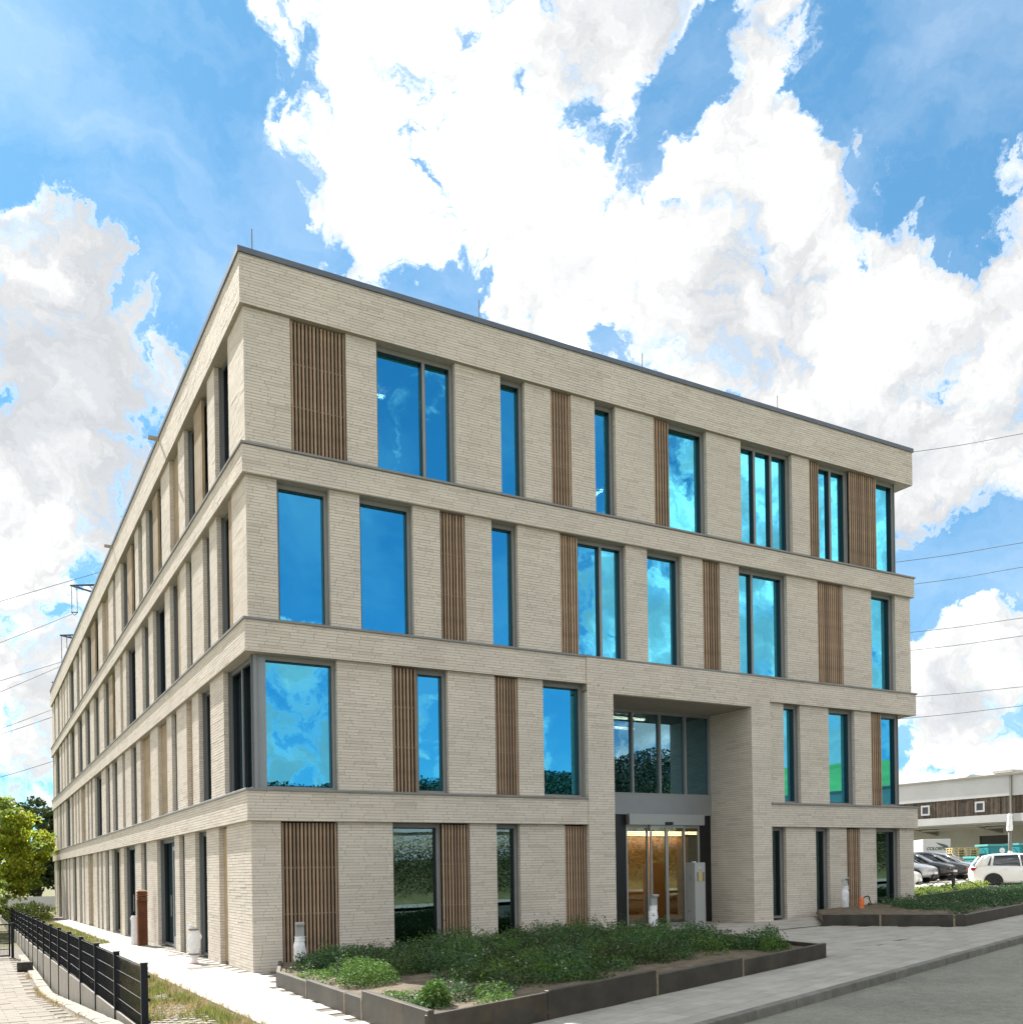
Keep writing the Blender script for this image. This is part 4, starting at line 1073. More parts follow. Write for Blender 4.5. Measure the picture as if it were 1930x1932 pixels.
def ground_cover(name, label, poly, n_clump, per, dens, seed, r0=0.16, h0=0.20, mats=('leaf_bed',), leaf=0.05, lift=0.18, flowers=0.02):
    g = np.random.default_rng(seed)
    xs = [p[0] for p in poly]; ys = [p[1] for p in poly]; PP = []; MI = []
    got = 0; tries = 0
    while got < n_clump and tries < 40000:
        tries += 1
        x, y = g.uniform(min(xs), max(xs)), g.uniform(min(ys), max(ys))
        if not inpoly(x, y, poly) or g.random() > dens(x, y): continue
        r = r0 * g.uniform(0.6, 1.7)
        if not all(inpoly(x + a_ * r * .85, y + b_ * r * .85, poly) for a_, b_ in ((1, 0), (-1, 0), (0, 1), (0, -1))): continue
        h = h0 * (g.uniform(0.4, 1.2) if g.random() < 0.72 else g.uniform(1.3, 2.0))
        k = int(per * r / r0)
        c = (x, y, H(x, y) + lift + h * 0.3)
        P = ellipsoid_cloud(k, c, (r, r, h), g, 0.25)
        # fern like sprigs poke out of the clump
        ns = max(2, k // 110)
        for _ in range(ns):
            az = g.uniform(0, 6.28); tip = np.array([math.cos(az) * r * .8, math.sin(az) * r * .8, h * g.uniform(.7, 1.5)])
            tt = g.uniform(0.3, 1, 7)[:, None]
            P = np.concatenate([P, np.array(c) + tip * tt + g.normal(0, 0.012, (7, 3))])
        P = P[P[:, 2] > H(x, y) + lift * 0.6]
        PP.append(P)
        mi = np.full(len(P), int(g.choice(len(mats), p=[1.0] if len(mats) == 1 else ([0.75, 0.25] if len(mats) == 2 else [0.5, 0.22, 0.28]))))
        if flowers and g.random() < 0.35: mi[(g.random(len(P)) < flowers * 6) & (P[:, 2] > c[2] + h * 0.4)] = len(mats)
        MI.append(mi); got += 1
    P = np.concatenate(PP); mi = np.concatenate(MI)
    me = leaf_mesh(name, P, leaf, None, 0.5, 0.5, seed, [M[m_] for m_ in mats] + [M['flower']], mi)
    return tag(link(name, me), label, 'ground cover', kind='stuff')
def dens1(x, y):
    # thick towards the facade, bare soil in the front left
    u = (x - (-0.4)) * 0.267 - (y + 9.6) * -0.9637
    d = y - front_line(x)                                   # distance behind the front edge
    base = min(1.0, max(0.0, (d - max(0.25, 1.7 - 0.20 * x) - 0.7 * math.sin(x * 1.3)) / 1.5))
    nz = float(vnoise(np.array([x + 50]), np.array([y + 50]), 0.9, 21)[0])
    return 0.02 + base * (1.0 if nz > 0.46 else 0.10) + (0.35 if nz > 0.68 else 0)
ground_cover('bed_plants', 'low feathery green plants covering the back of the large front bed', [(-0.1, -2.7), (-0.4, -9.5), (1.3, -9.1), (8.05, -7.25), (8.8, -2.6), (8.1, -0.35), (0.9, -0.35)], 640, 420, dens1, 31, 0.25, 0.19, ('leaf_bed', 'leaf_herb', 'leaf_dark'), 0.042, 0.17, 0.006)
def dens2(x, y): return 0.0 if x < 17.3 + (y + 1.0) * 0.5 else 1.0
ground_cover('bed_plants', 'dense dark green plants filling the bed right of the entrance', [(13.7, -2.6), (14.6, -5.4), (18.0, -4.55), (30.3, -1.3), (29.6, 1.3), (20.5, -0.4), (16.2, -0.4)], 430, 240, dens2, 32, 0.30, 0.16, ('leaf_bed',), 0.048, 0.14, 0.006)
ground_cover('bed_plants', 'yellow green plants in the far bed behind the right end of the building', [(21.1, 1.1), (27.5, 2.25), (28.3, 4.0), (21.3, 3.9)], 130, 90, lambda x, y: 1.0, 33, 0.28, 0.10, ('leaf_bush', 'leaf_herb'), 0.07)
def herb(name, label, c, r, h, n, mat, seed, leaf=0.034):
    g = np.random.default_rng(seed)
    n *= 2
    z = H(c[0], c[1]) + 0.17
    P = ellipsoid_cloud(n, (c[0], c[1], z + h * 0.35), (r, r, h * 0.75), g, 0.3); P = P[P[:, 2] > z - 0.01]
    lump = vnoise(P[:, 0], P[:, 1], 5.0, seed); P[:, 2] += (lump - 0.5) * 0.14
    t = tag(link(name, leaf_mesh(name, P, leaf, M[mat], 0.5, 0.5, seed)), label, 'plant')
    s = MB()
    for k in range(7):
        a = k * 0.9; s.tube([(c[0] + 0.03 * math.cos(a), c[1] + 0.03 * math.sin(a), z - 0.03), (c[0] + r * 0.6 * math.cos(a), c[1] + r * 0.6 * math.sin(a), z + h * 0.7)], 0.006, 4)
    s.build('stem', M['leaf_bush'], t)
herb('leafy_plant', 'single bright green plant on bare soil near the front left corner of the bed', (0.22, -8.25), 0.22, 0.30, 900, 'leaf_herb', 41, 0.045)
herb('leafy_plant', 'bushy green plant beside the wrapped bollard at the left end of the large bed', (0.95, -2.7), 0.62, 0.42, 3600, 'leaf_bed', 42)
herb('leafy_plant', 'bushy bright green plant against the left edging of the large bed', (0.45, -5.4), 0.50, 0.40, 3000, 'leaf_herb', 43)

# ------------------------------------------------------------------ trees and bushes on the left
def tree(name, label, loc, trunk_h, r0, crown_c, crown_r, n_cl, per, leaf, mat, seed, group=None, cl_r=0.24, limbs=8, mats=None):
    g = np.random.default_rng(seed)
    t = thing(name, label, 'tree', loc, 0, group)
    cc = np.array(crown_c); cr = np.array(crown_r)
    tb = MB()
    tb.tube([(0, 0, -0.3), (0.05, 0.02, trunk_h * 0.5), (0.0, 0.05, trunk_h), (cc[0] * .6, cc[1] * .6, cc[2] + cr[2] * 0.3)], [r0 * 1.2, r0, r0 * 0.8, r0 * 0.25], 9)
    for k in range(limbs):
        az = 2 * math.pi * k / limbs + g.uniform(-.3, .3); zz = g.uniform(-0.5, 0.6)
        end = cc + cr * np.array([math.cos(az) * .8, math.sin(az) * .8, zz])
        st0 = np.array([0, 0.03, trunk_h * g.uniform(0.75, 1.25)])
        mid = st0 * .5 + end * .5 + np.array([0, 0, -0.1 * cr[2]])
        tb.tube([st0, mid, end], [r0 * 0.45, r0 * 0.28, r0 * 0.08], 6)
        for q in range(2):
            e2 = end + g.normal(size=3) * cr * 0.25
            tb.tube([mid, (mid + e2) / 2 + g.normal(size=3) * 0.1, e2], [r0 * 0.22, r0 * 0.14, r0 * 0.05], 5)
    tb.build('trunk', M['bark'], t, smooth=True)
    C = ellipsoid_cloud(n_cl, cc, cr, g, 0.45)
    PP = []
    for c in C:
        k = int(per * g.uniform(0.5, 1.4)); rr = cl_r * min(cr) * g.uniform(0.6, 1.3)
        PP.append(ellipsoid_cloud(k, c, (rr, rr, rr * 0.7), g, 0.2))
    P = np.concatenate(PP)
    mi = None
    if mats: mi = (vnoise(P[:, 0] + 30, P[:, 2] + 30, 0.8, seed) > 0.72).astype(int)
    link('crown', leaf_mesh('crown', P, leaf, M[mat], -0.1, 0.75, seed, [M[q] for q in mats] if mats else None, mi), t)
    return t
tree('broadleaf_tree', 'sunny lime green broadleaf tree at the far left end of the building', (-3.75, 48.0, -1.0), 2.0, 0.22, (0.1, 0, 4.7), (3.2, 2.8, 3.1), 150, 150, 0.22, 'leaf_lime', 51, mats=('leaf_lime', 'leaf_bush'), cl_r=0.27)
for k, (x, y, h, rr, lab) in enumerate(((0.9, 84.0, 10.6, 3.2, 'dark tree beside the far end of the building behind the lime green tree'), (-3.2, 90.0, 11.0, 3.6, 'tall dark tree behind the top of the lime green tree'), (-7.5, 86.0, 11.4, 3.6, 'dark tree at the left picture edge behind the lime green tree'), (3.6, 84.0, 10.0, 2.8, 'dark tree mostly hidden by the far corner of the building'))):
    tree('dark_tree', lab, (x, y, -1.0), h * 0.3, 0.22, (0, 0, h * 0.58), (rr, rr, h * 0.44), 90, 130, 0.34, 'leaf_dark', 60 + k, 'dark trees beyond the building')
tree('golden_bush_tree', 'small golden leaved tree at the left picture edge below the lime green tree', (-3.75, 40.0, -0.9), 0.8, 0.10, (-0.2, 0, 2.0), (1.2, 1.2, 1.3), 40, 90, 0.16, 'leaf_gold', 71, mats=('leaf_bush', 'leaf_gold'))
def shrub(name, label, c, r, h, n, mat, seed, leaf=0.10, group=None):
    g = np.random.default_rng(seed)
    t = thing(name, label, 'shrub', c, 0, group)
    P = ellipsoid_cloud(n, (0, 0, h * 0.45), (r, r, h * 0.55), g, 0.3)
    P += (vnoise(P[:, 0] + 9, P[:, 2] + 9, 2.0, seed)[:, None] - 0.5) * np.array([0.3, 0.3, 0.3])
    link('foliage', leaf_mesh('foliage', P, leaf, M[mat], 0.9, 0.35, seed), t)
    s = MB()
    for k in range(6):
        a = k * 1.05; s.tube([(0.05 * math.cos(a), 0.05 * math.sin(a), -0.1), (r * .5 * math.cos(a), r * .5 * math.sin(a), h * 0.6)], [0.02, 0.008], 4)
    s.build('stem', M['bark'], t)
for k, (x, y, r, h, mt, lab) in enumerate(((-2.2, 44.5, 0.9, 1.15, 'leaf_bush', 'feathery green shrub left of the two below the lime green tree'), (-1.15, 46.5, 0.95, 1.2, 'leaf_bush', 'feathery green shrub nearest the far end of the building'), (-0.75, 47.5, 0.45, 0.5, 'leaf_gold', 'low golden shrub at the foot of the feathery green shrubs'))):
    shrub('garden_shrub', lab, (x, y, H(x, y) - 0.1), r, h, 1500, mt, 80 + k, 0.14, 'garden shrubs at the far end of the side path')
# ------------------------------------------------------------------ fence, gate and things by the side path
FXX = -2.82
fence = thing('mesh_fence', 'long anthracite double rod mesh fence on concrete plates beside the driveway', 'fence', (FXX, 0, 0))
post_y = [-5.49, -2.66, 0.15, 2.99, 5.83, 8.78, 11.77, 14.98, 18.0] + [18.0 + 2.95 * k for k in range(1, 16)]
def ftop(y): return 0.74 - 0.0107 * y - 0.0  # top of posts
def fplate(y): return -0.21 - 0.0165 * min(y, 20) - 0.0107 * max(0, y - 20)
for y in post_y:
    p = MB(); zt = ftop(y)
    p.box(-0.045, 0.045, y - 0.03, y + 0.03, drive_z(y) - 0.1, zt); p.box(-0.05, 0.05, y - 0.035, y + 0.035, zt, zt + 0.012)
    po = p.build('fence_post', M['fence'], fence)
    if y < 12:
        c = MB()
        for q in (0.18, 0.5, 0.8): c.box(0.045, 0.075, y - 0.02, y + 0.02, zt - q - 0.02, zt - q + 0.02)
        c.build('clamp', M['fence'], po)
panel_mesh = {}
for a, b in zip(post_y[:-1], post_y[1:]):
    L = b - a - 0.07; key = round(L, 1)
    if key not in panel_mesh:
        w = MB(); hgt = 0.95; r = 0.0026
        nn = int(L / 0.05)
        for k in range(nn + 1):
            y = k * L / nn; w.box(-r, r, y - r, y + r, 0, hgt)
        panel_mesh[key] = w.mesh('mesh_panel', M['wire'])
        h = MB()
        for k in range(5):
            z = 0.03 + k * 0.225
            h.box(-0.009, -0.004, 0, L, z - 0.003, z + 0.003); h.box(0.004, 0.009, 0, L, z - 0.003, z + 0.003)
        panel_mesh[(key, 'h')] = h.mesh('cross_wire', M['wirecross'])
    zm = ftop((a + b) / 2) - 0.02 - 0.95
    pn = link('mesh_panel', panel_mesh[key], fence, (0, a + 0.035, zm)); pn.rotation_euler = (-0.0107, 0, 0); pn.scale = (1, L / key, 1)
    hw = link('cross_wire', panel_mesh[(key, 'h')], pn)
    c = MB()
    c.hexa([(-0.03, a + 0.05, drive_z(a) - 0.15), (0.03, a + 0.05, drive_z(a) - 0.15), (0.03, b - 0.05, drive_z(b) - 0.15), (-0.03, b - 0.05, drive_z(b) - 0.15),
            (-0.03, a + 0.05, fplate(a)), (0.03, a + 0.05, fplate(a)), (0.03, b - 0.05, fplate(b)), (-0.03, b - 0.05, fplate(b))])
    bevel(c.build('concrete_plate', M['concrete'], fence), 0.006, 1)
gate = thing('driveway_gate', 'dark mesh gate closing the lower driveway beside the fence', 'gate', (-3.45, 23.2, -1.15))
g = MB(); g.box(-0.05, 0.05, -0.05, 0.05, 0, 1.38); g.build('gate_post', M['fence'], gate)
g = MB(); g.box(-4.9, -4.8, -0.05, 0.05, 0, 1.38); g.build('gate_post', M['fence'], gate)
g = MB(); g.box(-4.75, -0.08, -0.025, 0.025, 0.06, 0.12); g.box(-4.75, -0.08, -0.025, 0.025, 1.30, 1.35); g.box(-0.14, -0.08, -0.025, 0.025, 0.12, 1.30); g.box(-4.75, -4.69, -0.025, 0.025, 0.12, 1.30)
for z in (0.35, 0.58, 0.81, 1.05): g.box(-4.69, -0.14, -0.02, 0.02, z - 0.014, z + 0.014)
gf = g.build('gate_frame', M['fence'], gate)
g = MB()
for k in range(92): g.box(-4.68 + k * 0.05, -4.672 + k * 0.05, -0.004, 0.004, 0.12, 1.30)
g.build('gate_infill', M['wire'], gf)
bl = MB(); bl.box(-0.24, 0.24, -0.21, 0.21, 0, 0.30)
tag(bevel(bl.build('concrete_block', M['block'], None, (-3.30, 16.9, -1.14)), 0.03, 2), 'dark mossy concrete block lying against the fence on the driveway', 'concrete block')

# rusted steel ventilation column
vc = thing('ventilation_column', 'tall rusted steel ventilation column with louvred head beside the side door', 'ventilation column', (-0.28, 11.85, H(-0.28, 11.85)))
g = MB(); g.box(-0.14, 0.14, -0.14, 0.14, 0, 1.36); bevel(g.build('shaft', M['corten'], vc), 0.008, 1)
for k in range(4):
    g = MB(); z = 1.37 + k * 0.075
    g.hexa([(-0.17, -0.17, z), (0.17, -0.17, z), (0.17, 0.17, z), (-0.17, 0.17, z), (-0.12, -0.12, z + 0.055), (0.12, -0.12, z + 0.055), (0.12, 0.12, z + 0.055), (-0.12, 0.12, z + 0.055)])
    g.build('louvre', M['corten_slat'], vc)
g = MB(); g.box(-0.11, 0.11, -0.11, 0.11, 1.36, 1.66); g.build('core', M['corten'], vc)
g = MB(); g.hexa([(-0.17, -0.17, 1.665), (0.17, -0.17, 1.665), (0.17, 0.17, 1.665), (-0.17, 0.17, 1.665), (-0.08, -0.08, 1.71), (0.08, -0.08, 1.71), (0.08, 0.08, 1.71), (-0.08, 0.08, 1.71)])
g.build('cap', M['corten_slat'], vc)

# path lights still wrapped in plastic film
def wrap_mesh(prof, seed, tw=0.0, amp=0.02, n=22):
    """crumpled film sleeve: prof [(z, rx, ry, dx, dy)]"""
    g_ = np.random.default_rng(seed); mb = MB(); rings = []
    ph = g_.uniform(0, 6.28, 6)
    zs_ = np.linspace(prof[0][0], prof[-1][0], 30)
    col = list(zip(*prof))
    for z in zs_:
        rx, ry, dx, dy = (np.interp(z, col[0], col[k]) for k in (1, 2, 3, 4))
        rings.append(len(mb.v))
        for q in range(n):
            t_ = 2 * math.pi * q / n
            w = 1 + amp * 4 * (math.sin(3 * t_ + z * 16 + ph[0]) * .4 + math.sin(5 * t_ - z * 24 + ph[1]) * .35 + math.sin(8 * t_ + z * 37 + ph[2]) * .25) + g_.normal(0, amp * .5)
            mb.v.append((dx + rx * w * math.cos(t_), dy + ry * w * math.sin(t_), float(z)))
    for k in range(len(rings) - 1):
        for q in range(n):
            mb.f.append((rings[k] + q, rings[k] + (q + 1) % n, rings[k + 1] + (q + 1) % n, rings[k + 1] + q)); mb.m.append(0)
    mb.f.append(tuple(rings[-1] + q for q in range(n))); mb.m.append(0)
    return mb
def bollard(loc, label, rot, seed, h=0.98, wrap_to=0.70, lean=0.0):
    t = thing('bollard_light', label, 'bollard light', loc, rot, 'wrapped bollard lights')
    g = MB(); g.box(-0.06, 0.06, -0.045, 0.045, 0, h - 0.19); bevel(g.build('post', M['bollard'], t), 0.006, 1)
    g = MB(); g.box(-0.085, 0.085, -0.15, 0.07, h - 0.055, h); g.box(-0.085, 0.085, -0.06, 0.07, h - 0.30, h - 0.055)
    bevel(g.build('lamp_head', M['bollard'], t), 0.008, 1)
    w = wrap_mesh([(0.0, 0.125, 0.115, 0, 0), (0.08, 0.10, 0.10, .01, 0), (0.30, 0.125, 0.11, 0, .01), (0.52, 0.115, 0.105, -.01, 0), (wrap_to - .06, 0.085, 0.08, 0, 0), (wrap_to, 0.11, 0.095, 0, 0)], seed)
    w.build('film_wrap', M['wrap'], t, smooth=True)
    g = MB(); g.lathe([(0.102, 0.0), (0.104, 0.02), (0.1, 0.04)], (0, 0, wrap_to - 0.09), 14); g.build('tape', M['wrap'], t)
    return t
bollard((0.72, -1.02, H(.7, -1) + 0.03), 'wrapped bollard light with bare grey head at the left end of the large bed', R(-12), 91)
bollard((9.95, -0.25, H(9.95, -.25)), 'wrapped bollard light in front of the sliding entrance door', R(-8), 92)
b3 = bollard((16.42, -0.55, H(16.4, -.5) + 0.12), 'wrapped bollard light with tilted head in the bare end of the right bed', R(35), 93, 0.92, 0.70)
for ch in b3.children:
    if ch.name.startswith('lamp_head'): ch.rotation_euler = (R(-22), R(14), 0); ch.location = (0.0, -0.28, 0.06)
wl = thing('wrapped_wall_light', 'bulky path light bagged in white film with dark tape by the side facade', 'path light', (-0.36, 3.68, H(-.36, 3.68)), 0)
w = wrap_mesh([(0.0, 0.11, 0.10, 0, 0), (0.10, 0.075, 0.07, .02, 0), (0.17, 0.105, 0.10, .02, 0), (0.24, 0.13, 0.12, 0, 0), (0.45, 0.165, 0.13, .01, 0), (0.62, 0.17, 0.12, .05, 0), (0.73, 0.12, 0.09, 0.03, 0), (0.79, 0.075, 0.07, -.03, 0), (0.84, 0.10, 0.08, -.08, 0), (0.90, 0.05, 0.05, -.10, 0)], 95, amp=0.026)
for v_ in range(len(w.v)): w.v[v_] = (w.v[v_][0] * 0.84, w.v[v_][1] * 0.84, w.v[v_][2])
w.build('film_bag', M['wrap'], wl, smooth=False)
for z, rr, mt in ((0.215, 0.125, 'wraptape'), (0.785, 0.105, 'wraptape')):
    g = MB(); g.lathe([(rr, 0), (rr + .008, 0.018), (rr, 0.036)], (0.0, 0, z - .02), 14); g.build('tape', M[mt], wl)
g = MB(); g.box(-0.10, 0.10, -0.09, 0.09, -0.005, 0.012); g.build('base_plate', M['red'], wl)
g = MB(); g.tube([(0, 0, 0), (0, 0, 0.84)], 0.04, 8); g.build('post', M['bollard'], wl)
w2 = thing('wrapped_post', 'slim post wrapped in white film beside the rusted column', 'path light', (-0.40, 12.75, H(-.4, 12.7)))
wrap_mesh([(0, 0.10, 0.09, 0, 0), (0.1, 0.085, 0.08, 0, 0), (0.75, 0.085, 0.08, 0, 0), (0.80, 0.11, 0.09, 0, 0), (0.9, 0.06, 0.05, 0, 0)], 96, amp=0.012).build('film_wrap', M['wrap'], w2, smooth=True)
g = MB(); g.tube([(0, 0, 0), (0, 0, 0.85)], 0.035, 8); g.build('post', M['bollard'], w2)

# intercom pillar at the entrance
ic = thing('intercom_pillar', 'grey steel intercom pillar with brass plate in front of the entrance', 'intercom pillar', (12.15, 0.72, H(12.1, .7)), R(4))
g = MB(); g.box(-0.19, 0.19, -0.17, 0.17, 0, 1.70); bevel(g.build('housing', M['header'], ic), 0.006, 1)
g = MB(); g.box(-0.12, 0.15, -0.176, -0.17, 1.20, 1.44); ip = g.build('call_panel', M['wraptape'], ic)
g = MB(); g.box(-0.07, 0.07, -0.181, -0.176, 1.20, 1.44); g.build('brass_plate', pmat('brass plate', (0.50, 0.40, 0.16), 0.45, metal=0.4), ip)
g = MB(); g.lathe([(0.0, -0.006), (0.022, -0.006), (0.022, 0.0)], (0.0, -0.171, 1.56), 12, 'y'); g.build('button', M['lamp'], ic)
g = MB()
for k, (yy, zz) in enumerate(((-.02, 1.36), (0.01, 1.33), (-.02, 1.28), (.0, 1.24))): g.box(-0.195, -0.19, yy - .018, yy + .018, zz - .014, zz + .014)
g.build('keypad', M['wraptape'], ic)
g = MB(); g.box(-0.10, -0.02, -0.04, 0.04, 1.70, 1.73); g.build('status_lamp', M['lamp'], ic)

# orange pipe marker and black cable loop in the right bed
om = thing('orange_pipe', 'short orange plastic pipe standing in the bare end of the right bed', 'pipe', (16.38, -1.15, H(16.4, -1.1) + 0.05))
g = MB(); g.lathe([(0.068, 0.0), (0.068, 0.40), (0.062, 0.44), (0.045, 0.46), (0.0, 0.465)], (0, 0, 0), 18); g.build('tube', M['orange'], om, smooth=True)
g = MB(); g.lathe([(0.074, 0.28), (0.074, 0.31), (0.068, 0.315)], (0, 0, 0), 18); g.build('collar', M['orange'], om, smooth=True)
cz = H(17.2, -.8) + 0.2
pts = [Vector((16.6, -0.9, cz)) + Vector((0.55 * t_ , 0.05 * math.sin(9 * t_), 0.30 * math.sin(math.pi * t_) ** .8)) for t_ in np.linspace(0, 1, 14)]
pts += [Vector((17.15, -0.9, cz)) + Vector((-0.12 * t_, 0.1, -0.02 + 0.12 * math.sin(math.pi * t_))) for t_ in np.linspace(0, 1, 8)]
g = MB(); g.tube(pts, 0.016, 7); tag(g.build('cable_loop', M['black'], None, smooth=True), 'black cable loop sticking out of the right bed beside the orange pipe', 'cable')
# low hoop rail in the far bed
hp = thing('hoop_rail', 'low black hoop rail with one upright in the far bed', 'hoop rail', (25.2, 2.4, H(25.2, 2.4) + 0.2))
g = MB(); g.tube([Vector((-1.1 + 2.2 * t_, 0.25 - 0.5 * t_, 0.36 * math.sin(math.pi * t_) ** 0.8 + 0.05)) for t_ in np.linspace(0, 1, 18)], 0.012, 6); g.build('hoop', M['black'], hp)
g = MB(); g.tube([Vector((-0.45 + 0.5 * t_, 0.05, 0.25 * math.sin(math.pi * t_) ** 0.7)) for t_ in np.linspace(0, 1, 12)], 0.010, 6); g.build('small_hoop', M['black'], hp)
g = MB(); g.box(-0.04, 0.04, -0.04, 0.04, -0.15, 0.42); g.build('upright', M['black'], hp)

# ------------------------------------------------------------------ cars
def car_meshes(kind):
    """shape of a parked car, x forward, wheels on z=0. kind 'hatch' or 'saloon'"""
    if kind == 'hatch':
        st_ = [(-2.08, .50, .60, .72, .80), (-2.02, .34, .50, .80, .98), (-1.75, .24, .30, .86, 1.02), (-1.3, .22, .2, .89, 1.01), (-0.3, .22, .18, .90, .98), (0.55, .22, .18, .90, .95), (1.05, .22, .2, .895, .92), (1.45, .22, .22, .88, .86), (1.85, .24, .3, .80, .76), (2.05, .34, .46, .62, .66)]
        roof = [(-1.98, 1.00, .70), (-1.62, 1.38, .62), (-1.2, 1.465, .60), (-0.4, 1.49, .60), (0.25, 1.44, .59), (0.55, 1.36, .58), (1.12, .93, .70)]
    else:
        st_ = [(-2.3, .50, .62, .70, .82), (-2.2, .36, .5, .80, .96), (-1.9, .25, .3, .87, 1.00), (-1.35, .22, .2, .91, 1.00), (-0.3, .22, .18, .92, .97), (0.5, .22, .18, .92, .95), (1.05, .22, .2, .91, .93), (1.55, .22, .22, .90, .86), (2.0, .24, .3, .80, .76), (2.25, .34, .46, .60, .64)]
        roof = [(-2.1, .98, .70), (-1.55, 1.27, .62), (-1.0, 1.42, .60), (-0.3, 1.45, .60), (0.25, 1.41, .59), (0.5, 1.34, .58), (1.25, .93, .70)]
    body = MB(); rings = []
    for x, z0, zlow, w, zb in st_:
        half = [(0, z0), (w * .86, z0), (w * .97, z0 + .08), (w, zlow + .22), (w * .985, zb - .10), (w * .93, zb - 0.01), (w * .70, zb + .03), (0, zb + .045)]
        rings.append(len(body.v))
        body.v += [(x, y, z) for y, z in half] + [(x, -y, z) for y, z in reversed(half[1:-1])]
    nn = 14
    for k in range(len(rings) - 1):
        for q in range(nn):
            body.f.append((rings[k] + q, rings[k] + (q + 1) % nn, rings[k + 1] + (q + 1) % nn, rings[k + 1] + q)); body.m.append(0)
    body.f.append(tuple(rings[0] + q for q in reversed(range(nn)))); body.m.append(0)
    body.f.append(tuple(rings[-1] + q for q in range(nn))); body.m.append(0)
    body.f = [tuple(reversed(f)) for f in body.f]
    # cabin: glass shell, then roof panel and pillars a little outside it
    zb = lambda x: np.interp(x, [s[0] for s in st_], [s[4] for s in st_])
    wb = lambda x: np.interp(x, [s[0] for s in st_], [s[3] for s in st_])
    glass = MB(); rings = []
    for x, zr, wr in roof:
        b0 = min(zb(x), zr) - 0.03; w0 = wb(x) * 0.90
        half = [(w0, b0), (wr + .01, zr - .055), (wr * .8, zr - 0.012), (0, zr)]
        rings.append(len(glass.v)); glass.v += [(x, y, z) for y, z in half] + [(x, -y, z) for y, z in reversed(half[:-1])]
    for k in range(len(rings) - 1):
        for q in range(6): glass.f.append((rings[k] + q, rings[k + 1] + q, rings[k + 1] + q + 1, rings[k] + q + 1)); glass.m.append(0)
    roofp = MB(); rings = []
    rs_ = [r for r in roof if r[1] > 1.30 or True]
    rp = [(x, zr, wr) for x, zr, wr in roof[1:-1]]
    for x, zr, wr in rp:
        half = [(wr + .03, zr - .07), (wr + .012, zr - .02), (wr * .8, zr + .008), (0, zr + .02)]
        rings.append(len(roofp.v)); roofp.v += [(x, y, z) for y, z in half] + [(x, -y, z) for y, z in reversed(half[:-1])]
    for k in range(len(rings) - 1):
        for q in range(6): roofp.f.append((rings[k] + q, rings[k + 1] + q, rings[k + 1] + q + 1, rings[k] + q + 1)); roofp.m.append(0)
    def pillar(x0, x1, w=0.05):
        for s in (-1, 1):
            za, zb_ = float(zb(x0)) - .02, float(np.interp(x1, [r[0] for r in roof], [r[1] for r in roof])) - .03
            ya, yb = s * (float(wb(x0)) * .90 + .012), s * (float(np.interp(x1, [r[0] for r in roof], [r[2] for r in roof])) + .025)
            roofp.tube([(x0, ya, za), ((x0 + x1) / 2, (ya + yb) / 2 + s * .01, (za + zb_) / 2), (x1, yb, zb_)], w, 6)
    pillar(1.08 if kind == 'hatch' else 1.2, 0.5, 0.035); pillar(-0.25, -0.3, 0.035); pillar(-1.35, -1.25, 0.05)
    pillar(roof[0][0] + .08, roof[1][0], 0.075)
    if kind == 'hatch':
        for s in (-1, 1): roofp.hexa([(-1.98, s * .77 - .02, .97), (-1.5, s * .80 - .02, .99), (-1.5, s * .80 + .02, .99), (-1.98, s * .77 + .02, .97), (-1.62, s * .66 - .02, 1.36), (-1.32, s * .66 - .02, 1.41), (-1.32, s * .66 + .02, 1.41), (-1.62, s * .66 + .02, 1.36)])
    out = dict(body=body, glass=glass, roof=roofp, ax=(1.32, -1.28) if kind == 'hatch' else (1.42, -1.36), L=st_[-1][0], B=st_[0][0], w=st_[4][3], zb=zb)
    return out
CARS = {k: car_meshes(k) for k in ('hatch', 'saloon')}
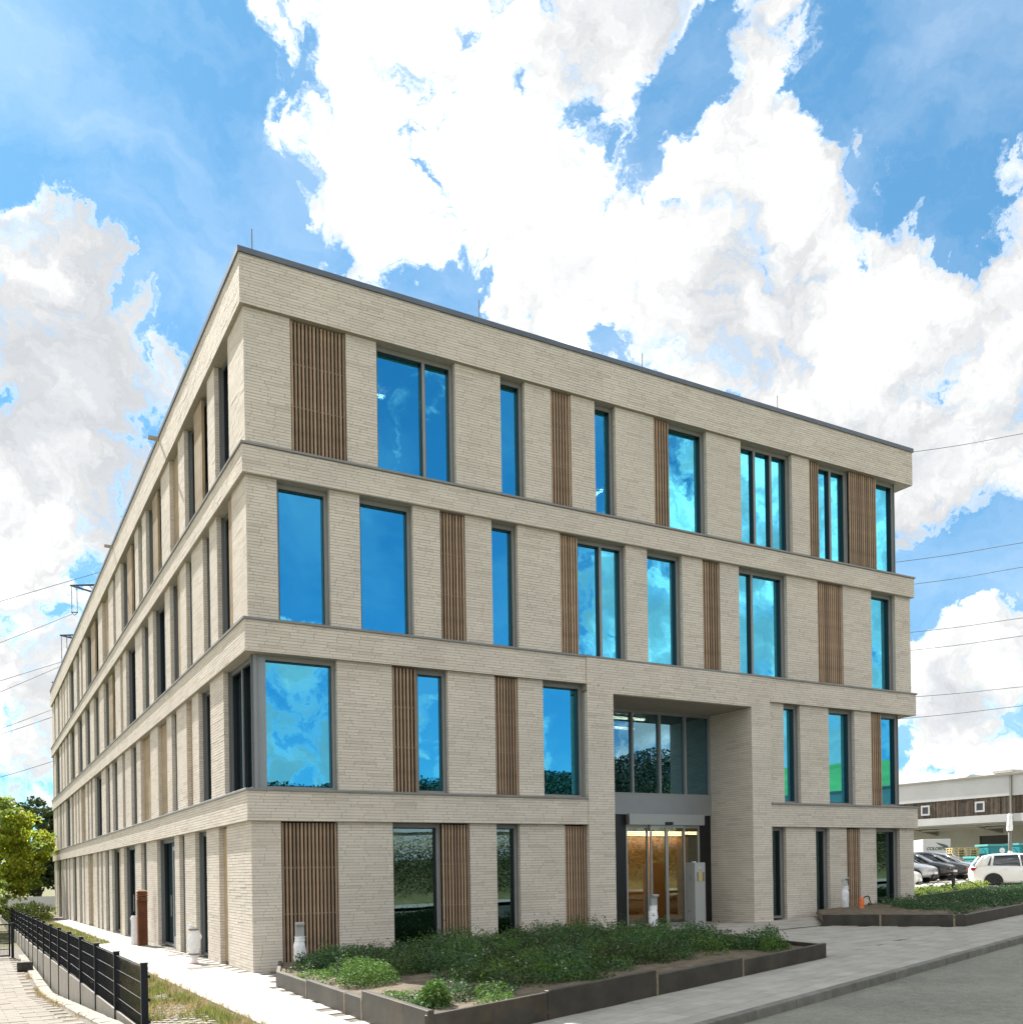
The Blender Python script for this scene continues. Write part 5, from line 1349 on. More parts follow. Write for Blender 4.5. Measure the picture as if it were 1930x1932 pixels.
def make_car(kind, name, label, paint, loc, heading, rim='rim', group=None):
    c = CARS[kind]
    t = thing(name, label, 'car', loc, math.atan2(heading[1], heading[0]), group)
    bo_ = c['body'].build('body', paint, t, smooth=True); ss_ = bo_.modifiers.new('round', 'SUBSURF'); ss_.levels = ss_.render_levels = 1
    c['glass'].build('window', M['carglass'], t, smooth=True)
    c['roof'].build('roof', paint, t, smooth=True)
    ar = MB()
    for ax in c['ax']:
        for s in (-1, 1): ar.lathe([(0.0, -.02), (0.365, -.02), (0.365, .006), (0.0, .006)] if s > 0 else [(0.0, -.006), (0.365, -.006), (0.365, .02), (0, .02)], (ax, s * (c['w'] + .0), 0.33), 20, 'y')
    a_ = ar.build('wheel_arch', M['black'], t); a_['kind'] = 'stuff'
    for ax in c['ax']:
        for s in (-1, 1):
            w = MB(); w.lathe([(0.20, -.10), (0.30, -.10), (0.325, -.07), (0.325, .07), (0.30, .10), (0.20, .10)], (0, 0, 0), 22, 'y')
            wo_ = w.build('wheel', M['tyre'], t, (ax, s * (c['w'] - .05), 0.325), smooth=False)
            r_ = MB(); y0 = s * 0.09
            r_.lathe([(0.205, y0 - .02), (0.22, y0 + .008 * s), (0.19, y0 + .008 * s), (0.19, y0 - .02 * s)], (0, 0, 0), 20, 'y')
            for k in range(5):
                an = k * 2 * math.pi / 5; dx, dz = math.cos(an), math.sin(an); px, pz = -dz, dx
                q = [(dx * .03 + px * .035, dz * .03 + pz * .035), (dx * .19 + px * .045, dz * .19 + pz * .045), (dx * .19 - px * .045, dz * .19 - pz * .045), (dx * .03 - px * .035, dz * .03 - pz * .035)]
                r_.hexa([(x, y0 - .02, z) for x, z in q] + [(x, y0 + .006 * s, z) for x, z in q])
            r_.build('rim', M[rim], wo_)
    for s in (-1, 1):
        h = MB(); h.hexa([(c['L'] - .42, s * .76 - .05, .60), (c['L'] - .06, s * .50 - .09, .58), (c['L'] - .06, s * .50 + .09, .58), (c['L'] - .40, s * .76 + .06, .60), (c['L'] - .44, s * .74 - .05, .72), (c['L'] - .16, s * .50 - .09, .68), (c['L'] - .16, s * .50 + .09, .68), (c['L'] - .42, s * .74 + .06, .72)])
        h.build('headlight', M['lamp'], t)
        l = MB(); l.box(c['B'] - .015, c['B'] + .28, s * .72 - .075, s * .72 + .075, .80, .93); l.build('tail_light', M['tail'], t)
        mi_ = MB(); mi_.box(0.72, 0.86, s * .99 - .09, s * .99 + .09, .93, 1.06); bevel(mi_.build('wing_mirror', paint, t), 0.03, 2)
        dh = MB()
        for x in (0.05, -0.85): dh.box(x - .09, x + .09, s * (c['w'] + .004) - .012, s * (c['w'] + .004) + .012, .80, .835)
        d_ = dh.build('door_handle', paint, t); d_['kind'] = 'stuff'
    for x0, x1, z0, z1, nm in ((c['L'] - .05, c['L'] + .02, .40, .51, 'number_plate'), (c['B'] - .03, c['B'] + .02, .60, .71, 'number_plate')):
        p_ = MB(); p_.box(x0, x1, -.26, .26, z0, z1); p_.build(nm, M['plate'], t)
    gr_ = MB(); gr_.box(c['L'] - .1, c['L'] + .008, -.42, .42, .26, .38); gr_.box(c['L'] - .2, c['L'] - .045, -.32, .32, .56, .64); q_ = gr_.build('grille', M['black'], t); q_['kind'] = 'stuff'
    sk = MB(); sk.box(-1.0, 1.0, -c['w'] - .004, c['w'] + .004, .17, .24); sk.build('side_skirt', M['black'], t)
    return t
def paint(name, col, metal=0.0, rough=0.25):
    mt = pmat(name, col, rough, metal=metal, spec=0.6); b = mt.node_tree.nodes['Principled BSDF']
    b.inputs['Coat Weight'].default_value = 0.3; b.inputs['Coat Roughness'].default_value = 0.05
    return mt
P_WHITE, P_BLACK, P_GREY, P_SILVER = paint('white car paint', (0.78, 0.775, 0.75)), paint('black car paint', (0.008, 0.0085, 0.011)), paint('grey car paint', (0.03, 0.031, 0.035), 0.2), paint('silver car paint', (0.42, 0.43, 0.45), 0.5)
hd = Vector((0.36, -0.933)); ln = Vector((0.933, 0.36))
def park(fw, ax): 
    p = Vector(fw) - hd * ax + ln * 0.80
    return (p.x, p.y, H(p.x, p.y))
CG = 'cars parked in front of the warehouse'
make_car('saloon', 'parked_car', 'black car with pale steel wheels parked second from the building corner', P_BLACK, park((36.7, 11.8), 1.42), hd, 'rim', CG)
make_car('saloon', 'parked_car', 'dark grey car parked right of the black car', P_GREY, park((39.0, 12.5), 1.42), hd, 'rimdark', CG)
make_car('saloon', 'parked_car', 'silver car parked behind the rear of the white hatchback', P_SILVER, park((41.6, 13.6), 1.42), hd, 'rim', CG)
make_car('hatch', 'parked_car', 'grey car half hidden behind the building corner', P_SILVER, park((34.3, 11.0), 1.32), hd, 'rim', CG)
h2 = Vector((0.45, -0.89))
make_car('hatch', 'parked_car', 'white car front showing nearest the building corner', P_WHITE, (27.6, 8.1, H(27.6, 8.1)), h2, 'rim', CG)
h3 = Vector((0.66, -0.75)).normalized(); n3 = Vector((0.75, 0.66)).normalized()
pc = Vector((30.35, 4.4)) + h3 * 1.28 + n3 * 0.82
make_car('hatch', 'parked_car', 'white hatchback with black wheels standing side on in the sun', P_WHITE, (pc.x, pc.y, H(pc.x, pc.y) - 0.16), h3, 'rimdark', CG).scale = (0.96, 0.96, 0.96)
make_car('saloon', 'parked_car', 'silver car behind the white hatchback at the right picture edge', P_SILVER, (43.2, 9.2, H(43.2, 9.2)), hd, 'rim', CG)
# car park surface
cpk = MB()
for x0, x1 in zip(range(24, 62, 2), range(26, 64, 2)):
    for y0, y1 in ((4.5, 8), (8, 14), (14, 22), (22, 40), (40, 70)):
        f = lambda x, y: H(x, y) - 0.05
        cpk.face([(x0, y0, f(x0, y0)), (x1, y0, f(x1, y0)), (x1, y1, f(x1, y1)), (x0, y1, f(x0, y1))])
    f = lambda x, y: H(x, y) - 0.05
    if x0 >= 28: cpk.face([(x0, -1.0 + .15 * (x0 - 28), f(x0, 0)), (x1, -1.0 + .15 * (x1 - 28), f(x1, 0)), (x1, 4.5, f(x1, 4.5)), (x0, 4.5, f(x0, 4.5))])
tag(cpk.build('car_park', pmat('pale car park', (0.46, 0.43, 0.37), 0.95, var=0.12, scale=1.5, bump=0.3, bscale=60)), kind='structure')

# ------------------------------------------------------------------ white van, pallets, containers, wrapped lamp post
vd = Vector((0.757, -0.653)).normalized(); vp = Vector((52.4, 24.3))   # the printed end runs along vd, the body goes back from it
van = thing('box_van', 'white box van with dark wing emblem and lettering on its side', 'van', (vp.x, vp.y, H(vp.x, vp.y) + 0.16), math.atan2(vd.y, vd.x))
g = MB(); g.box(0.0, 1.78, 0.0, 3.6, 0.55, 2.48); bevel(g.build('box_body', M['whitepaint'], van), 0.03, 2)
g = MB(); g.hexa([(0.06, 3.62, 0.4), (1.72, 3.62, 0.4), (1.72, 5.2, 0.4), (0.06, 5.2, 0.4), (0.1, 3.62, 2.34), (1.68, 3.62, 2.34), (1.62, 4.4, 2.30), (0.16, 4.4, 2.30)]); bevel(g.build('cab', M['whitepaint'], van), 0.06, 2)
g = MB(); g.box(0.03, 0.07, 3.8, 4.4, 1.35, 1.95); g.build('cab_window', M['carglass'], van)
for y in (0.8, 4.4):
    for x in (0.14, 1.64):
        w = MB(); w.tube([(x - .11, y, 0.36), (x + .11, y, 0.36)], 0.35, 18); w.build('wheel', M['tyre'], van)
g = MB(); g.box(0.3, 1.5, 0.05, 3.5, 0.35, 0.55); g.build('chassis', M['black'], van)
fc = bpy.data.curves.new('lettering', 'FONT'); fc.body = 'COLORBOXX'; fc.size = 0.29; fc.offset = 0.010; fc.shear = 0.25; fc.extrude = 0.004; fc.space_character = 0.92
fc.materials.append(M['print'])
fo = bpy.data.objects.new('lettering_curve', fc)
COL.objects.link(fo); bpy.context.view_layer.update()
lm_ = bpy.data.meshes.new_from_object(fo.evaluated_get(bpy.context.evaluated_depsgraph_get())); bpy.data.objects.remove(fo)
ft = link('lettering', lm_, van, (0.20, -0.012, 1.72)); ft.rotation_euler = (R(90), 0, 0)
g = MB(); g.f.append((0, 1, 2, 3, 4)); g.m.append(0); g.v += [(1.58, -0.006, 1.80), (1.62, -0.006, 1.98), (1.40, -0.006, 2.10), (0.80, -0.006, 2.26), (1.05, -0.006, 2.06)]
g.build('wing_emblem', M['print'], van)
g = MB(); g.box(-0.32, -0.05, -0.1, 0.1, 1.0, 1.75); bevel(tag(g.build('rubbish_bin', M['blue'], None, (vp.x + 1.75, vp.y - 1.2, H(vp.x, vp.y) - 0.1)), 'blue plastic bin standing right of the white van', 'bin'), 0.03, 2)
def pallet_mesh():
    g = MB()
    for y in (-0.36, -0.18, 0.0, 0.18, 0.36): g.box(-0.6, 0.6, y - 0.06, y + 0.06, 0.122, 0.144)
    for x in (-0.55, 0.0, 0.55): g.box(x - 0.06, x + 0.06, -0.4, 0.4, 0.10, 0.122)
    for x in (-0.55, 0.0, 0.55):
        for y in (-0.34, 0.0, 0.34): g.box(x - 0.07, x + 0.07, y - 0.05, y + 0.05, 0.022, 0.10)
    for y in (-0.34, 0.0, 0.34): g.box(-0.6, 0.6, y - 0.05, y + 0.05, 0.0, 0.022)
    return g
ORD = ['', 'second', 'third', 'fourth', 'fifth', 'sixth', 'seventh', 'eighth', 'ninth', 'tenth', 'eleventh', 'twelfth', 'thirteenth']
pmA, pmB = pallet_mesh().mesh('wooden_pallet', M['pallet']), pallet_mesh().mesh('wooden_pallet', M['palletpale'])
for (x, y, nst, me_, grp, labs) in ((46.0, 18.9, 11, pmA, 'brown pallets stacked beside the van', ('brown wooden pallet in the stack before the white van', 'topmost brown wooden pallet in front of the white van')),
                                     (48.2, 18.3, 13, pmB, 'pale pallets stacked by the container', ('pale wooden pallet in the stack by the teal container', 'topmost pale wooden pallet beside the teal container'))):
    for k in range(nst):
        o = link('wooden_pallet', me_, None, (x, y, H(x, y) - 0.05 + k * 0.145)); o.rotation_euler = (0, 0, R(-30) + float(rng.normal(0, 0.03)))
        o.scale = (1.0 if me_ is pmA else 1.35, 1, 1)
        tag(o, labs[1] if k == nst - 1 else labs[0].replace('wooden pallet', 'wooden pallet ' + ORD[nst - 1 - k] + ' from the top'), 'pallet', grp)
def container(label, c, ex, L, Wd, h, emblem=False, z0=None):
    ey = Vector((-ex.y, ex.x))
    t = thing('waste_container', label, 'waste container', (c[0], c[1], (H(*c) if z0 is None else z0) - 0.05), math.atan2(ex.y, ex.x), 'teal waste containers')
    g = MB(); g.hexa([(-L / 2 + .08, -Wd / 2, 0.12), (L / 2 - .08, -Wd / 2, 0.12), (L / 2 - .08, Wd / 2, 0.12), (-L / 2 + .08, Wd / 2, 0.12), (-L / 2, -Wd / 2, h), (L / 2, -Wd / 2, h), (L / 2, Wd / 2, h), (-L / 2, Wd / 2, h)])
    g.build('tub', M['teal'], t)
    g = MB(); w = 0.05
    g.box(-L / 2 - w, L / 2 + w, -Wd / 2 - w, -Wd / 2 + .01, h - .10, h + .02); g.box(-L / 2 - w, L / 2 + w, Wd / 2 - .01, Wd / 2 + w, h - .10, h + .02)
    g.box(-L / 2 - w, -L / 2 + .01, -Wd / 2 + .01, Wd / 2 - .01, h - .10, h + .02); g.box(L / 2 - .01, L / 2 + w, -Wd / 2 + .01, Wd / 2 - .01, h - .10, h + .02)
    g.build('rim', M['tealpale'], t)
    for s in (-1, 1):
        g = MB(); g.tube([(s * (L / 2 + .02), -.25, h - .28), (s * (L / 2 + .14), -.25, h - .28)], 0.035, 8); g.build('lifting_pin', M['tealpale'], t)
    for k in range(3):
        x = -L / 2 + L * (k + 0.5) / 3 if not emblem else (-L / 2 + .1, L / 2 - .1, L / 2 - .1)[k]
        if emblem and k == 2: continue
        g = MB(); g.box(x - .04, x + .04, -Wd / 2 - .03, -Wd / 2 + .01, 0.15, h - .1); g.build('rib', M['teal'], t)
    if emblem:
        e = MB(); e.lathe([(0.0, 0), (0.17, 0), (0.17, .006), (0, .006)], (0.12, -Wd / 2 - .008, h - .37), 24, 'y')
        e2 = e.build('emblem', M['emblem'], t)
        e = MB(); e.box(0.04, 0.20, -Wd / 2 - .008, -Wd / 2 - .002, h - .68, h - .57); e.build('emblem_base', M['emblem'], t)
rx = Vector((0.873, -0.488))
container('teal waste container with white round emblem behind the white hatchback', (49.6, 17.2), rx, 1.45, 1.5, 2.02, True)
container('low teal waste container left of the one with the emblem', (47.2, 16.2), rx, 1.7, 1.5, 1.28)
container('teal waste container at the right picture edge beyond the lamp post', (51.3, 16.3), rx, 1.5, 1.5, 2.05)
lp = thing('lamp_post', 'dark lamp post with its head bagged in white film at the car park', 'lamp post', (36.85, 7.85, H(36.8, 7.8)))
g = MB(); g.tube([(0, 0, 0), (0, 0, 3.0)], [0.085, 0.075], 10); g.build('pole', M['wraptape'], lp, smooth=True)
wrap_mesh([(2.22, 0.11, 0.11, -.03, 0), (2.3, 0.15, 0.13, -.02, 0), (2.6, 0.125, 0.12, 0, 0), (2.8, 0.10, 0.1, 0, 0), (2.86, 0.11, 0.1, 0, 0), (2.95, 0.12, 0.11, .03, 0), (3.02, 0.08, 0.07, .03, 0)], 97, amp=0.014).build('film_bag', M['wrap'], lp, smooth=True)
wrap_mesh([(0.0, 0.15, 0.14, 0, 0), (0.6, 0.12, 0.12, 0, 0), (1.1, 0.13, 0.12, 0, 0), (1.3, 0.09, 0.09, 0, 0)], 98, amp=0.016).build('film_wrap', M['wrap'], lp, smooth=True)
g = MB(); g.lathe([(0.128, .75), (0.13, .80), (0.13, .95), (0.125, 1.0)], (0, 0, 0), 14); g.build('tape', pmat('pale red tape', (0.6, 0.25, 0.22), 0.5), lp)

# ------------------------------------------------------------------ warehouse on the right
XW = 62.0; Y0, Y1 = -60.0, 36.5
wh = thing('warehouse', 'long white warehouse with dark wooden band and loading canopy beyond the car park', 'warehouse', (0, 0, 0))
g = MB(); g.box(XW, XW + 0.3, Y0, Y1, 6.93, 8.42); g.build('upper_cladding', M['whitepaint'], wh)
g = MB(); g.box(XW + 0.12, XW + 0.4, Y0, Y1, 5.60, 6.93); g.build('wall_backing', M['woodback'], wh)
PK = MB(); k = 0; y = Y0
while y < Y1:
    w = 0.145; d = float(rng.uniform(0, 0.03))
    PK.box(XW + 0.02 + d, XW + 0.12, y, min(y + w - 0.012, Y1), 5.60, 6.93); y += w
o = PK.build('plank', M['plank'], wh); o['kind'] = 'stuff'
g = MB(); g.box(XW - 0.05, XW + 0.4, Y0, Y1, 5.03, 5.598); g.build('canopy_fascia', M['whitepaint'], wh)
g = MB(); g.box(XW + 0.1, XW + 3.4, Y0, Y1, 4.93, 5.03); g.build('canopy_soffit', M['wallgrey'], wh)
for dz, dx in ((4.78, 0.35), (4.60, 1.2)):
    g = MB(); g.box(XW + dx, XW + dx + 0.16, Y0, Y1, dz, dz + 0.14); g.build('canopy_beam', M['pipe'], wh)
g = MB(); g.box(XW + 3.4, XW + 3.7, Y0, 18.0, 0.5, 5.03); g.box(XW + 3.4, XW + 3.7, 18.0, 29.0, 4.15, 5.03)
g.box(XW + 3.4, XW + 3.7, 29.0, Y1, 0.5, 5.03); g.box(XW + 3.4, XW + 3.7, 20.5, 26.6, 0.5, 4.15); w_ = g.build('ground_wall', M['wallgrey'], wh); w_['kind'] = 'stuff'
g = MB(); g.box(XW + 3.5, XW + 6.5, 26.6, 29.0, 0.5, 4.15); g.build('loading_door', M['dark'], wh)
g = MB(); g.box(XW + 3.55, XW + 3.6, 18.0, 20.5, 0.5, 4.15); g.build('roller_door', M['wraptape'], wh)
for y in (27.1, 32.8, 20.4): 
    g = MB(); g.hexa([(XW + .3, y - .1, 4.75), (XW + 3.4, y - .1, 4.3), (XW + 3.4, y + .1, 4.3), (XW + .3, y + .1, 4.75), (XW + .3, y - .1, 4.93), (XW + 3.4, y - .1, 4.93), (XW + 3.4, y + .1, 4.93), (XW + .3, y + .1, 4.93)]); g.build('canopy_bracket', M['pipe'], wh)
for y in (31.32, 26.58, 21.8, 17.0, 12.2):
    fr_ = MB(); a = 0.40; w = 0.13
    fr_.box(XW - 0.04, XW + 0.1, y - a, y + a, 5.86, 5.86 + w); fr_.box(XW - 0.04, XW + 0.1, y - a, y + a, 6.66 - w, 6.66)
    fr_.box(XW - 0.04, XW + 0.1, y - a, y - a + w, 5.86 + w, 6.66 - w); fr_.box(XW - 0.04, XW + 0.1, y + a - w, y + a, 5.86 + w, 6.66 - w)
    f_ = fr_.build('window', M['whitepaint'], wh)
    g = MB(); g.box(XW - 0.01, XW + 0.01, y - a + w, y + a - w, 5.86 + w, 6.66 - w); g.build('pane', M['carglass'], f_)
for y in (24.05, 14.4): g = MB(); g.box(XW - 0.14, XW - 0.02, y - 0.07, y + 0.07, 1.2, 8.42); g.build('downpipe', M['pipe'], wh)
g = MB(); g.box(XW - 0.18, XW + 0.1, Y0, Y1, 8.42, 8.56); g.build('gutter', M['pipe'], wh)
g = MB(); g.hexa([(XW + .1, Y0, 8.5), (XW + 34, Y0, 11.2), (XW + 34, 28.4, 11.2), (XW + .1, 28.4, 8.5), (XW + .1, Y0, 8.62), (XW + 34, Y0, 11.34), (XW + 34, 28.4, 11.34), (XW + .1, 28.4, 8.62)]); g.build('roof', M['roofwarm'], wh)
g = MB(); g.box(XW + .4, XW + 34, Y0, Y1, 5.1, 8.45); g.build('hall', M['whitepaint'], wh)
g = MB(); g.hexa([(XW + .2, 28.4, 8.45), (XW + 26, 28.4, 8.9), (XW + 26, Y1, 8.9), (XW + .2, Y1, 8.45), (XW + 1.5, 28.4, 8.9), (XW + 26, 28.4, 9.5), (XW + 26, Y1 + 20, 11.8), (XW + 1.5, Y1, 9.95)]); g.build('rear_roof', M['roofgrey'], wh)
g = MB(); g.box(XW + 1.0, XW + 3.0, 24.6, 26.2, 8.75, 8.95); g.build('roof_hatch', M['roofgrey'], wh)

# low white hoarding with dark red base at the far end of the side path
hw_ = thing('garden_wall', 'low white wall with dark red base behind the lime green tree', 'wall', (0, 74.0, -1.0))
g = MB(); g.box(-9, 3, 0, 0.3, -0.6, 0.33); g.build('base', pmat('dark red plinth', (0.06, 0.018, 0.016), 0.8), hw_)
g = MB(); g.box(-9, 3, 0.02, 0.28, 0.33, 1.35); g.build('panel', M['whitepaint'], hw_)
stp = thing('concrete_steps', 'pale concrete steps at the far end of the side path', 'steps', (-0.55, 55.5, H(-.55, 55.5) - 0.02))
for k in range(3):
    g = MB(); g.box(-1.0, 0.4, k * 0.9, k * 0.9 + 1.6, 0.0 if k == 0 else k * 0.16 - .01, (k + 1) * 0.16); g.build('step', M['edging'], stp)

# ------------------------------------------------------------------ pylon and power lines

py = thing('power_pylon', 'steel lattice power pylon mostly hidden behind the left end of the roof', 'pylon', (10.6, 98.0, H(10.6, 75)))
ad = Vector((-0.873, 0.488)); pz = H(10.6, 75)
def arm_pt(a, z): return (ad.x * a, ad.y * a, z - pz)
g = MB()
def legw(z): return 2.2 - 1.75 * min(z, 26) / 26
for sx, sy in ((1, 1), (1, -1), (-1, 1), (-1, -1)):
    g.tube([(sx * legw(0), sy * legw(0), 0), (sx * legw(26), sy * legw(26), 26), (sx * .35, sy * .35, 34), (0, 0, 37.6 - pz)], 0.11, 4)
zz = 0
while zz < 33:
    st2 = 1.3 + legw(zz) * 0.9; z2 = min(zz + st2, 34); w0, w1 = max(legw(zz), .36), max(legw(z2), .36)
    for k in range(4):
        c0 = ((1, 1), (-1, 1), (-1, -1), (1, -1))[k]; c1 = ((-1, 1), (-1, -1), (1, -1), (1, 1))[k]
        g.tube([(c0[0] * w0, c0[1] * w0, zz), (c1[0] * w1, c1[1] * w1, z2)], 0.055, 4); g.tube([(c1[0] * w0, c1[1] * w0, zz), (c0[0] * w1, c0[1] * w1, z2)], 0.055, 4)
    zz = z2
g.build('mast', M['lattice'], py)
for z, a in ((35.5, 5.75), (29.8, 7.0), (24.4, 8.0)):
    for s_ in (1, -1):
        g = MB()
        for off in (-.35, .35):
            o2 = Vector((ad.y, -ad.x)) * off
            g.tube([Vector(arm_pt(s_ * .3, z - 1.7)) + Vector((o2.x, o2.y, 0)), arm_pt(s_ * a, z)], 0.10, 4); g.tube([Vector(arm_pt(s_ * .3, z)) + Vector((o2.x, o2.y, 0)), arm_pt(s_ * a, z)], 0.08, 4)
        for f in (.25, .5, .75): g.tube([arm_pt(s_ * a * f, z - 1.7 * (1 - f)), arm_pt(s_ * a * (f + .12), z - .02)], 0.05, 4)
        g.build('crossarm', M['lattice'], py)
        for q in (0.0, 0.62):
            i_ = MB(); b_ = Vector(arm_pt(s_ * (a - .15 - q), z - .1))
            i_.tube([b_, b_ - Vector((0, 0, 3.0))], 0.035, 5)
            for kk in range(9): i_.lathe([(.03, 0), (.085, .04), (.03, .08)], b_ - Vector((0, 0, .4 + kk * .3)), 8)
            i_.build('insulator', M['insul'], py)
        y_ = MB(); p0 = Vector(arm_pt(s_ * (a - .1), z - 3.1)); p1 = Vector(arm_pt(s_ * (a - .85), z - 3.1)); y_.tube([p0, p1], 0.06, 5)
        y_.tube([p0, (p0 + p1) / 2 - Vector((0, 0, .35)), p1], 0.04, 5); y_.build('yoke', M['lattice'], py)
def cable(pts, label, grp):
    pts = [Vector(p) for p in pts]; out = []
    # smooth curve through the support points
    n = len(pts)
    for i in range(n - 1):
        p0, p1, p2, p3 = pts[max(i - 1, 0)], pts[i], pts[i + 1], pts[min(i + 2, n - 1)]
        for k in range(8):
            t_ = k / 8; out.append(0.5 * ((2 * p1) + (p2 - p0) * t_ + (2 * p0 - 5 * p1 + 4 * p2 - p3) * t_ ** 2 + (3 * p1 - p0 - 3 * p2 + p3) * t_ ** 3))
    out.append(pts[-1])
    g = MB(); g.tube(out, 0.030, 5)
    return tag(g.build('power_cable', M['cable'], None, smooth=True), label, 'power cable', grp)
LG, RG = 'power cables left of the building', 'power cables right of the building'
for nm, pts in (('topmost power cable left of the building', [(10.6, 98, 37.6), (-2.15, 80.01, 27.44), (-10.83, 59.66, 18.29)]),
    ('power cable leaving the insulators of the upper pylon arm', [(5.73, 100.81, 32.22), (-2.2, 80.04, 23.65), (-10.88, 59.69, 14.97)]),
    ('power cable leaving the insulators of the lower visible pylon arm', [(4.6, 101.44, 26.75), (-2.25, 80.07, 20.14), (-10.91, 59.7, 12.74)]),
    ('power cable just below the one from the lower visible pylon arm', [(5.2, 101.2, 26.6), (-2.26, 80.07, 19.12), (-10.93, 59.72, 11.22)]),
    ('upper of the two close power cables halfway down the left sky', [(5.0, 101.4, 21.9), (-2.31, 80.1, 15.72), (-10.96, 59.73, 9.17)]),
    ('lower of the two close power cables halfway down the left sky', [(5.6, 101.0, 21.2), (-2.32, 80.1, 15.23), (-10.95, 59.73, 9.46)]),
    ('lowest power cable left of the building above the trees', [(6.0, 100.6, 16.2), (-2.37, 80.13, 11.29), (-10.99, 59.75, 6.97)])):
    cable(pts, nm, LG)
for k, (nm, pts) in enumerate((('topmost power cable right of the roof corner', [(74.35, 73.92, 50.8), (81.8, 46.85, 45.06), (81.97, 35.29, 42.29), (82.08, 19.2, 38.51)]),
    ('power cable beside the top floor corner window', [(74.17, 74.02, 37.46), (80.58, 47.53, 33.64), (81.83, 35.37, 32.04), (81.96, 19.27, 29.66)]),
    ('power cable beside the brick band under the top floor', [(74.13, 74.05, 34.41), (81.61, 46.95, 31.24), (81.8, 35.39, 29.75), (81.93, 19.28, 27.76)]),
    ('power cable beside the middle of the second floor pier', [(74.05, 74.09, 28.95), (81.3, 47.13, 26.21), (81.74, 35.43, 24.97), (81.87, 19.32, 23.27)]),
    ('power cable beside the lower part of the second floor pier', [(74.02, 74.1, 26.69), (81.27, 47.14, 24.33), (81.71, 35.44, 23.28), (81.85, 19.33, 21.84)]),
    ('power cable beside the brick band above the first floor', [(73.95, 74.14, 21.54), (81.45, 47.04, 19.46), (81.65, 35.48, 18.5), (81.79, 19.36, 17.22)]),
    ('lowest power cable right of the building above the warehouse', [(73.91, 74.17, 18.67), (80.35, 47.66, 17.21), (81.62, 35.49, 16.71), (81.77, 19.37, 15.92)]))):
    a_ = Vector(pts[0]); cable([(a_.x - 14, a_.y + 40, a_.z + 9)] + pts, nm, RG)

# ------------------------------------------------------------------ across the street, seen mirrored in the windows
bank = MB(); n = 40
for k in range(n):
    a, b = -30 + k * 3.0, -27 + k * 3.0
    prof = [(9.2, 0.0), (10.5, 0.5), (12.5, 1.5), (16, 1.8), (26, 1.4), (40, 1.2)]
    for (d0, h0), (d1, h1) in zip(prof[:-1], prof[1:]):
        bank.face([st(a, d1, h1), st(b, d1, h1), st(b, d0, h0), st(a, d0, h0)])
tag(bank.build('bank', M['earth'], None, smooth=True), kind='structure')
g_ = np.random.default_rng(101)
n = 150000
ss, dd_ = g_.uniform(-6, 75, n), g_.uniform(9.8, 13.5, n)
hh = 1.1 + 1.3 * vnoise(ss + 40, dd_, 0.45, 13)
pos = np.array([st(a, d, 0.45 * max(0, d - 9.2)) for a, d in zip(ss, dd_)])
pos[:, 2] += g_.uniform(0, 1, n) ** 1.3 * hh
mi = (pos[:, 2] - np.array([H(p[0], p[1]) for p in pos]) > 2.0 + 0.6 * g_.random(n)).astype(int)
me = leaf_mesh('scrub', pos, 0.12, None, 0.6, 0.35, 14, [M['leaf_scrub'], M['leaf_dry']], mi)
tag(link('scrub', me), 'rough scrub with dry tops on the bank across the street', 'scrub', kind='stuff')
fh = thing('far_hall', 'low pale industrial hall across the street mirrored in the windows', 'hall', (0, 0, 0))
hc = KP + E * 42 + NRM * 62
g = MB(); g.obox(hc, E, -NRM, 70, 22, 0.0, 5.4); g.build('wall', M['whitepaint'], fh)
g = MB()
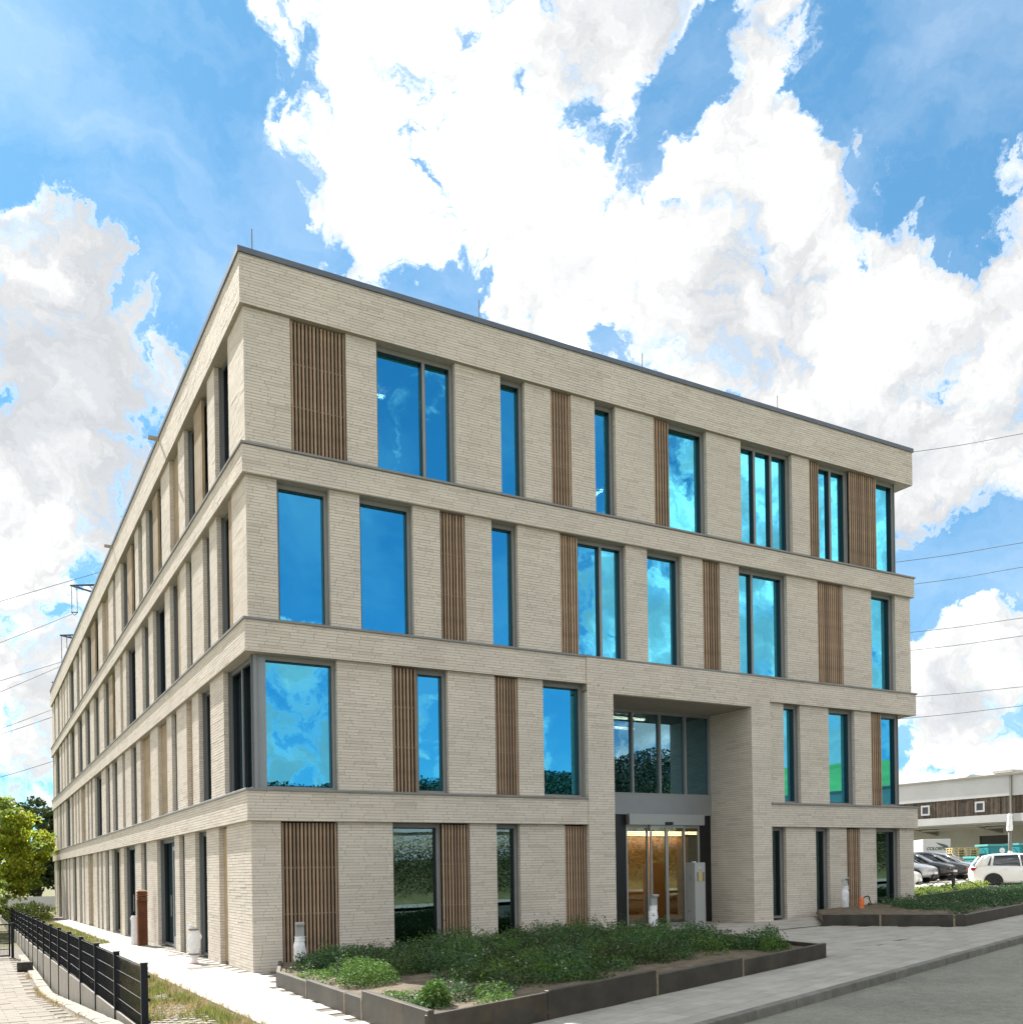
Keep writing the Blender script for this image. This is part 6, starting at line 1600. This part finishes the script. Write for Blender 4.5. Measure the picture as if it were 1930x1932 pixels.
for k in range(4):
    c2 = hc + E * (-26 + k * 17.5) ; q = [c2 - E * 8.7 + NRM * 11.3, c2 + E * 8.7 + NRM * 11.3, c2 + E * 8.7 - NRM * 11.3, c2 - E * 8.7 - NRM * 11.3]
    r0, r1 = c2 - NRM * 11.3, c2 + NRM * 11.3
    g.face([(q[3].x, q[3].y, 5.42), (r0.x, r0.y, 7.4), (r1.x, r1.y, 7.4), (q[0].x, q[0].y, 5.42)][::-1]); g.face([(r0.x, r0.y, 7.4), (q[2].x, q[2].y, 5.42), (q[1].x, q[1].y, 5.42), (r1.x, r1.y, 7.4)][::-1])
    g.face([(q[3].x, q[3].y, 5.42), (q[2].x, q[2].y, 5.42), (r0.x, r0.y, 7.4)])
r_ = g.build('roof', M['roofgrey'], fh)
def ridge_h(a):
    return np.interp(np.degrees(a), [90, 120, 130, 142, 150, 158, 166, 180, 205], [20, 27, 28, 21, 19, 19, 19, 15, 14]) + 0.8 * np.sin(a * 31) + 0.6 * np.sin(a * 53 + 1)
n = 260000
az = g_.uniform(R(130), R(175), n); rr = g_.uniform(130, 230, n)
x, y = CAM.x + np.sin(az) * rr, CAM.y + np.cos(az) * rr
ridge = np.clip((rr - 125) / 90, 0, 1) ** 0.8 * ridge_h(az)
z = ridge + g_.uniform(-1, 6.5, n) * (0.6 + 0.8 * vnoise(x + 500, y + 500, 0.12, 17)) 
wooded = az > R(134) + 0.05 * np.sin(rr)
x, y, z = x[wooded], y[wooded], z[wooded]
me = leaf_mesh('forest', np.stack([x, y, z], 1), 0.65, M['leaf_pine'], 0.4, 0.7, 18)
tag(link('forest', me), 'dark wooded hill across the street mirrored in the windows', 'forest', kind='stuff')
for nm_, a0_, a1_, mt_ in (('meadow_hill', 90, 135, pmat('green hill meadow', (0.10, 0.20, 0.05), 1.0, var=0.35, scale=0.08)), ('wooded_hill', 135, 205, pmat('wood floor', (0.018, 0.022, 0.010), 1.0))):
  hv = []; hf = []; na, nr = 40, 8
  for j in range(nr):
    for i in range(na):
        a = R(a0_ + (a1_ - a0_) * i / (na - 1)); r = 118 + 16 * j
        rd_ = min(max((r - 125) / 90, 0), 1) ** 0.8 * float(ridge_h(a))
        hv.append((CAM.x + math.sin(a) * r, CAM.y + math.cos(a) * r, rd_ - 1.0))
  for j in range(nr - 1):
    for i in range(na - 1): hf.append((j * na + i, (j + 1) * na + i, (j + 1) * na + i + 1, j * na + i + 1))
  me = bpy.data.meshes.new(nm_); me.from_pydata(hv, [], hf); me.materials.append(mt_); tag(link(nm_, me), kind='structure')
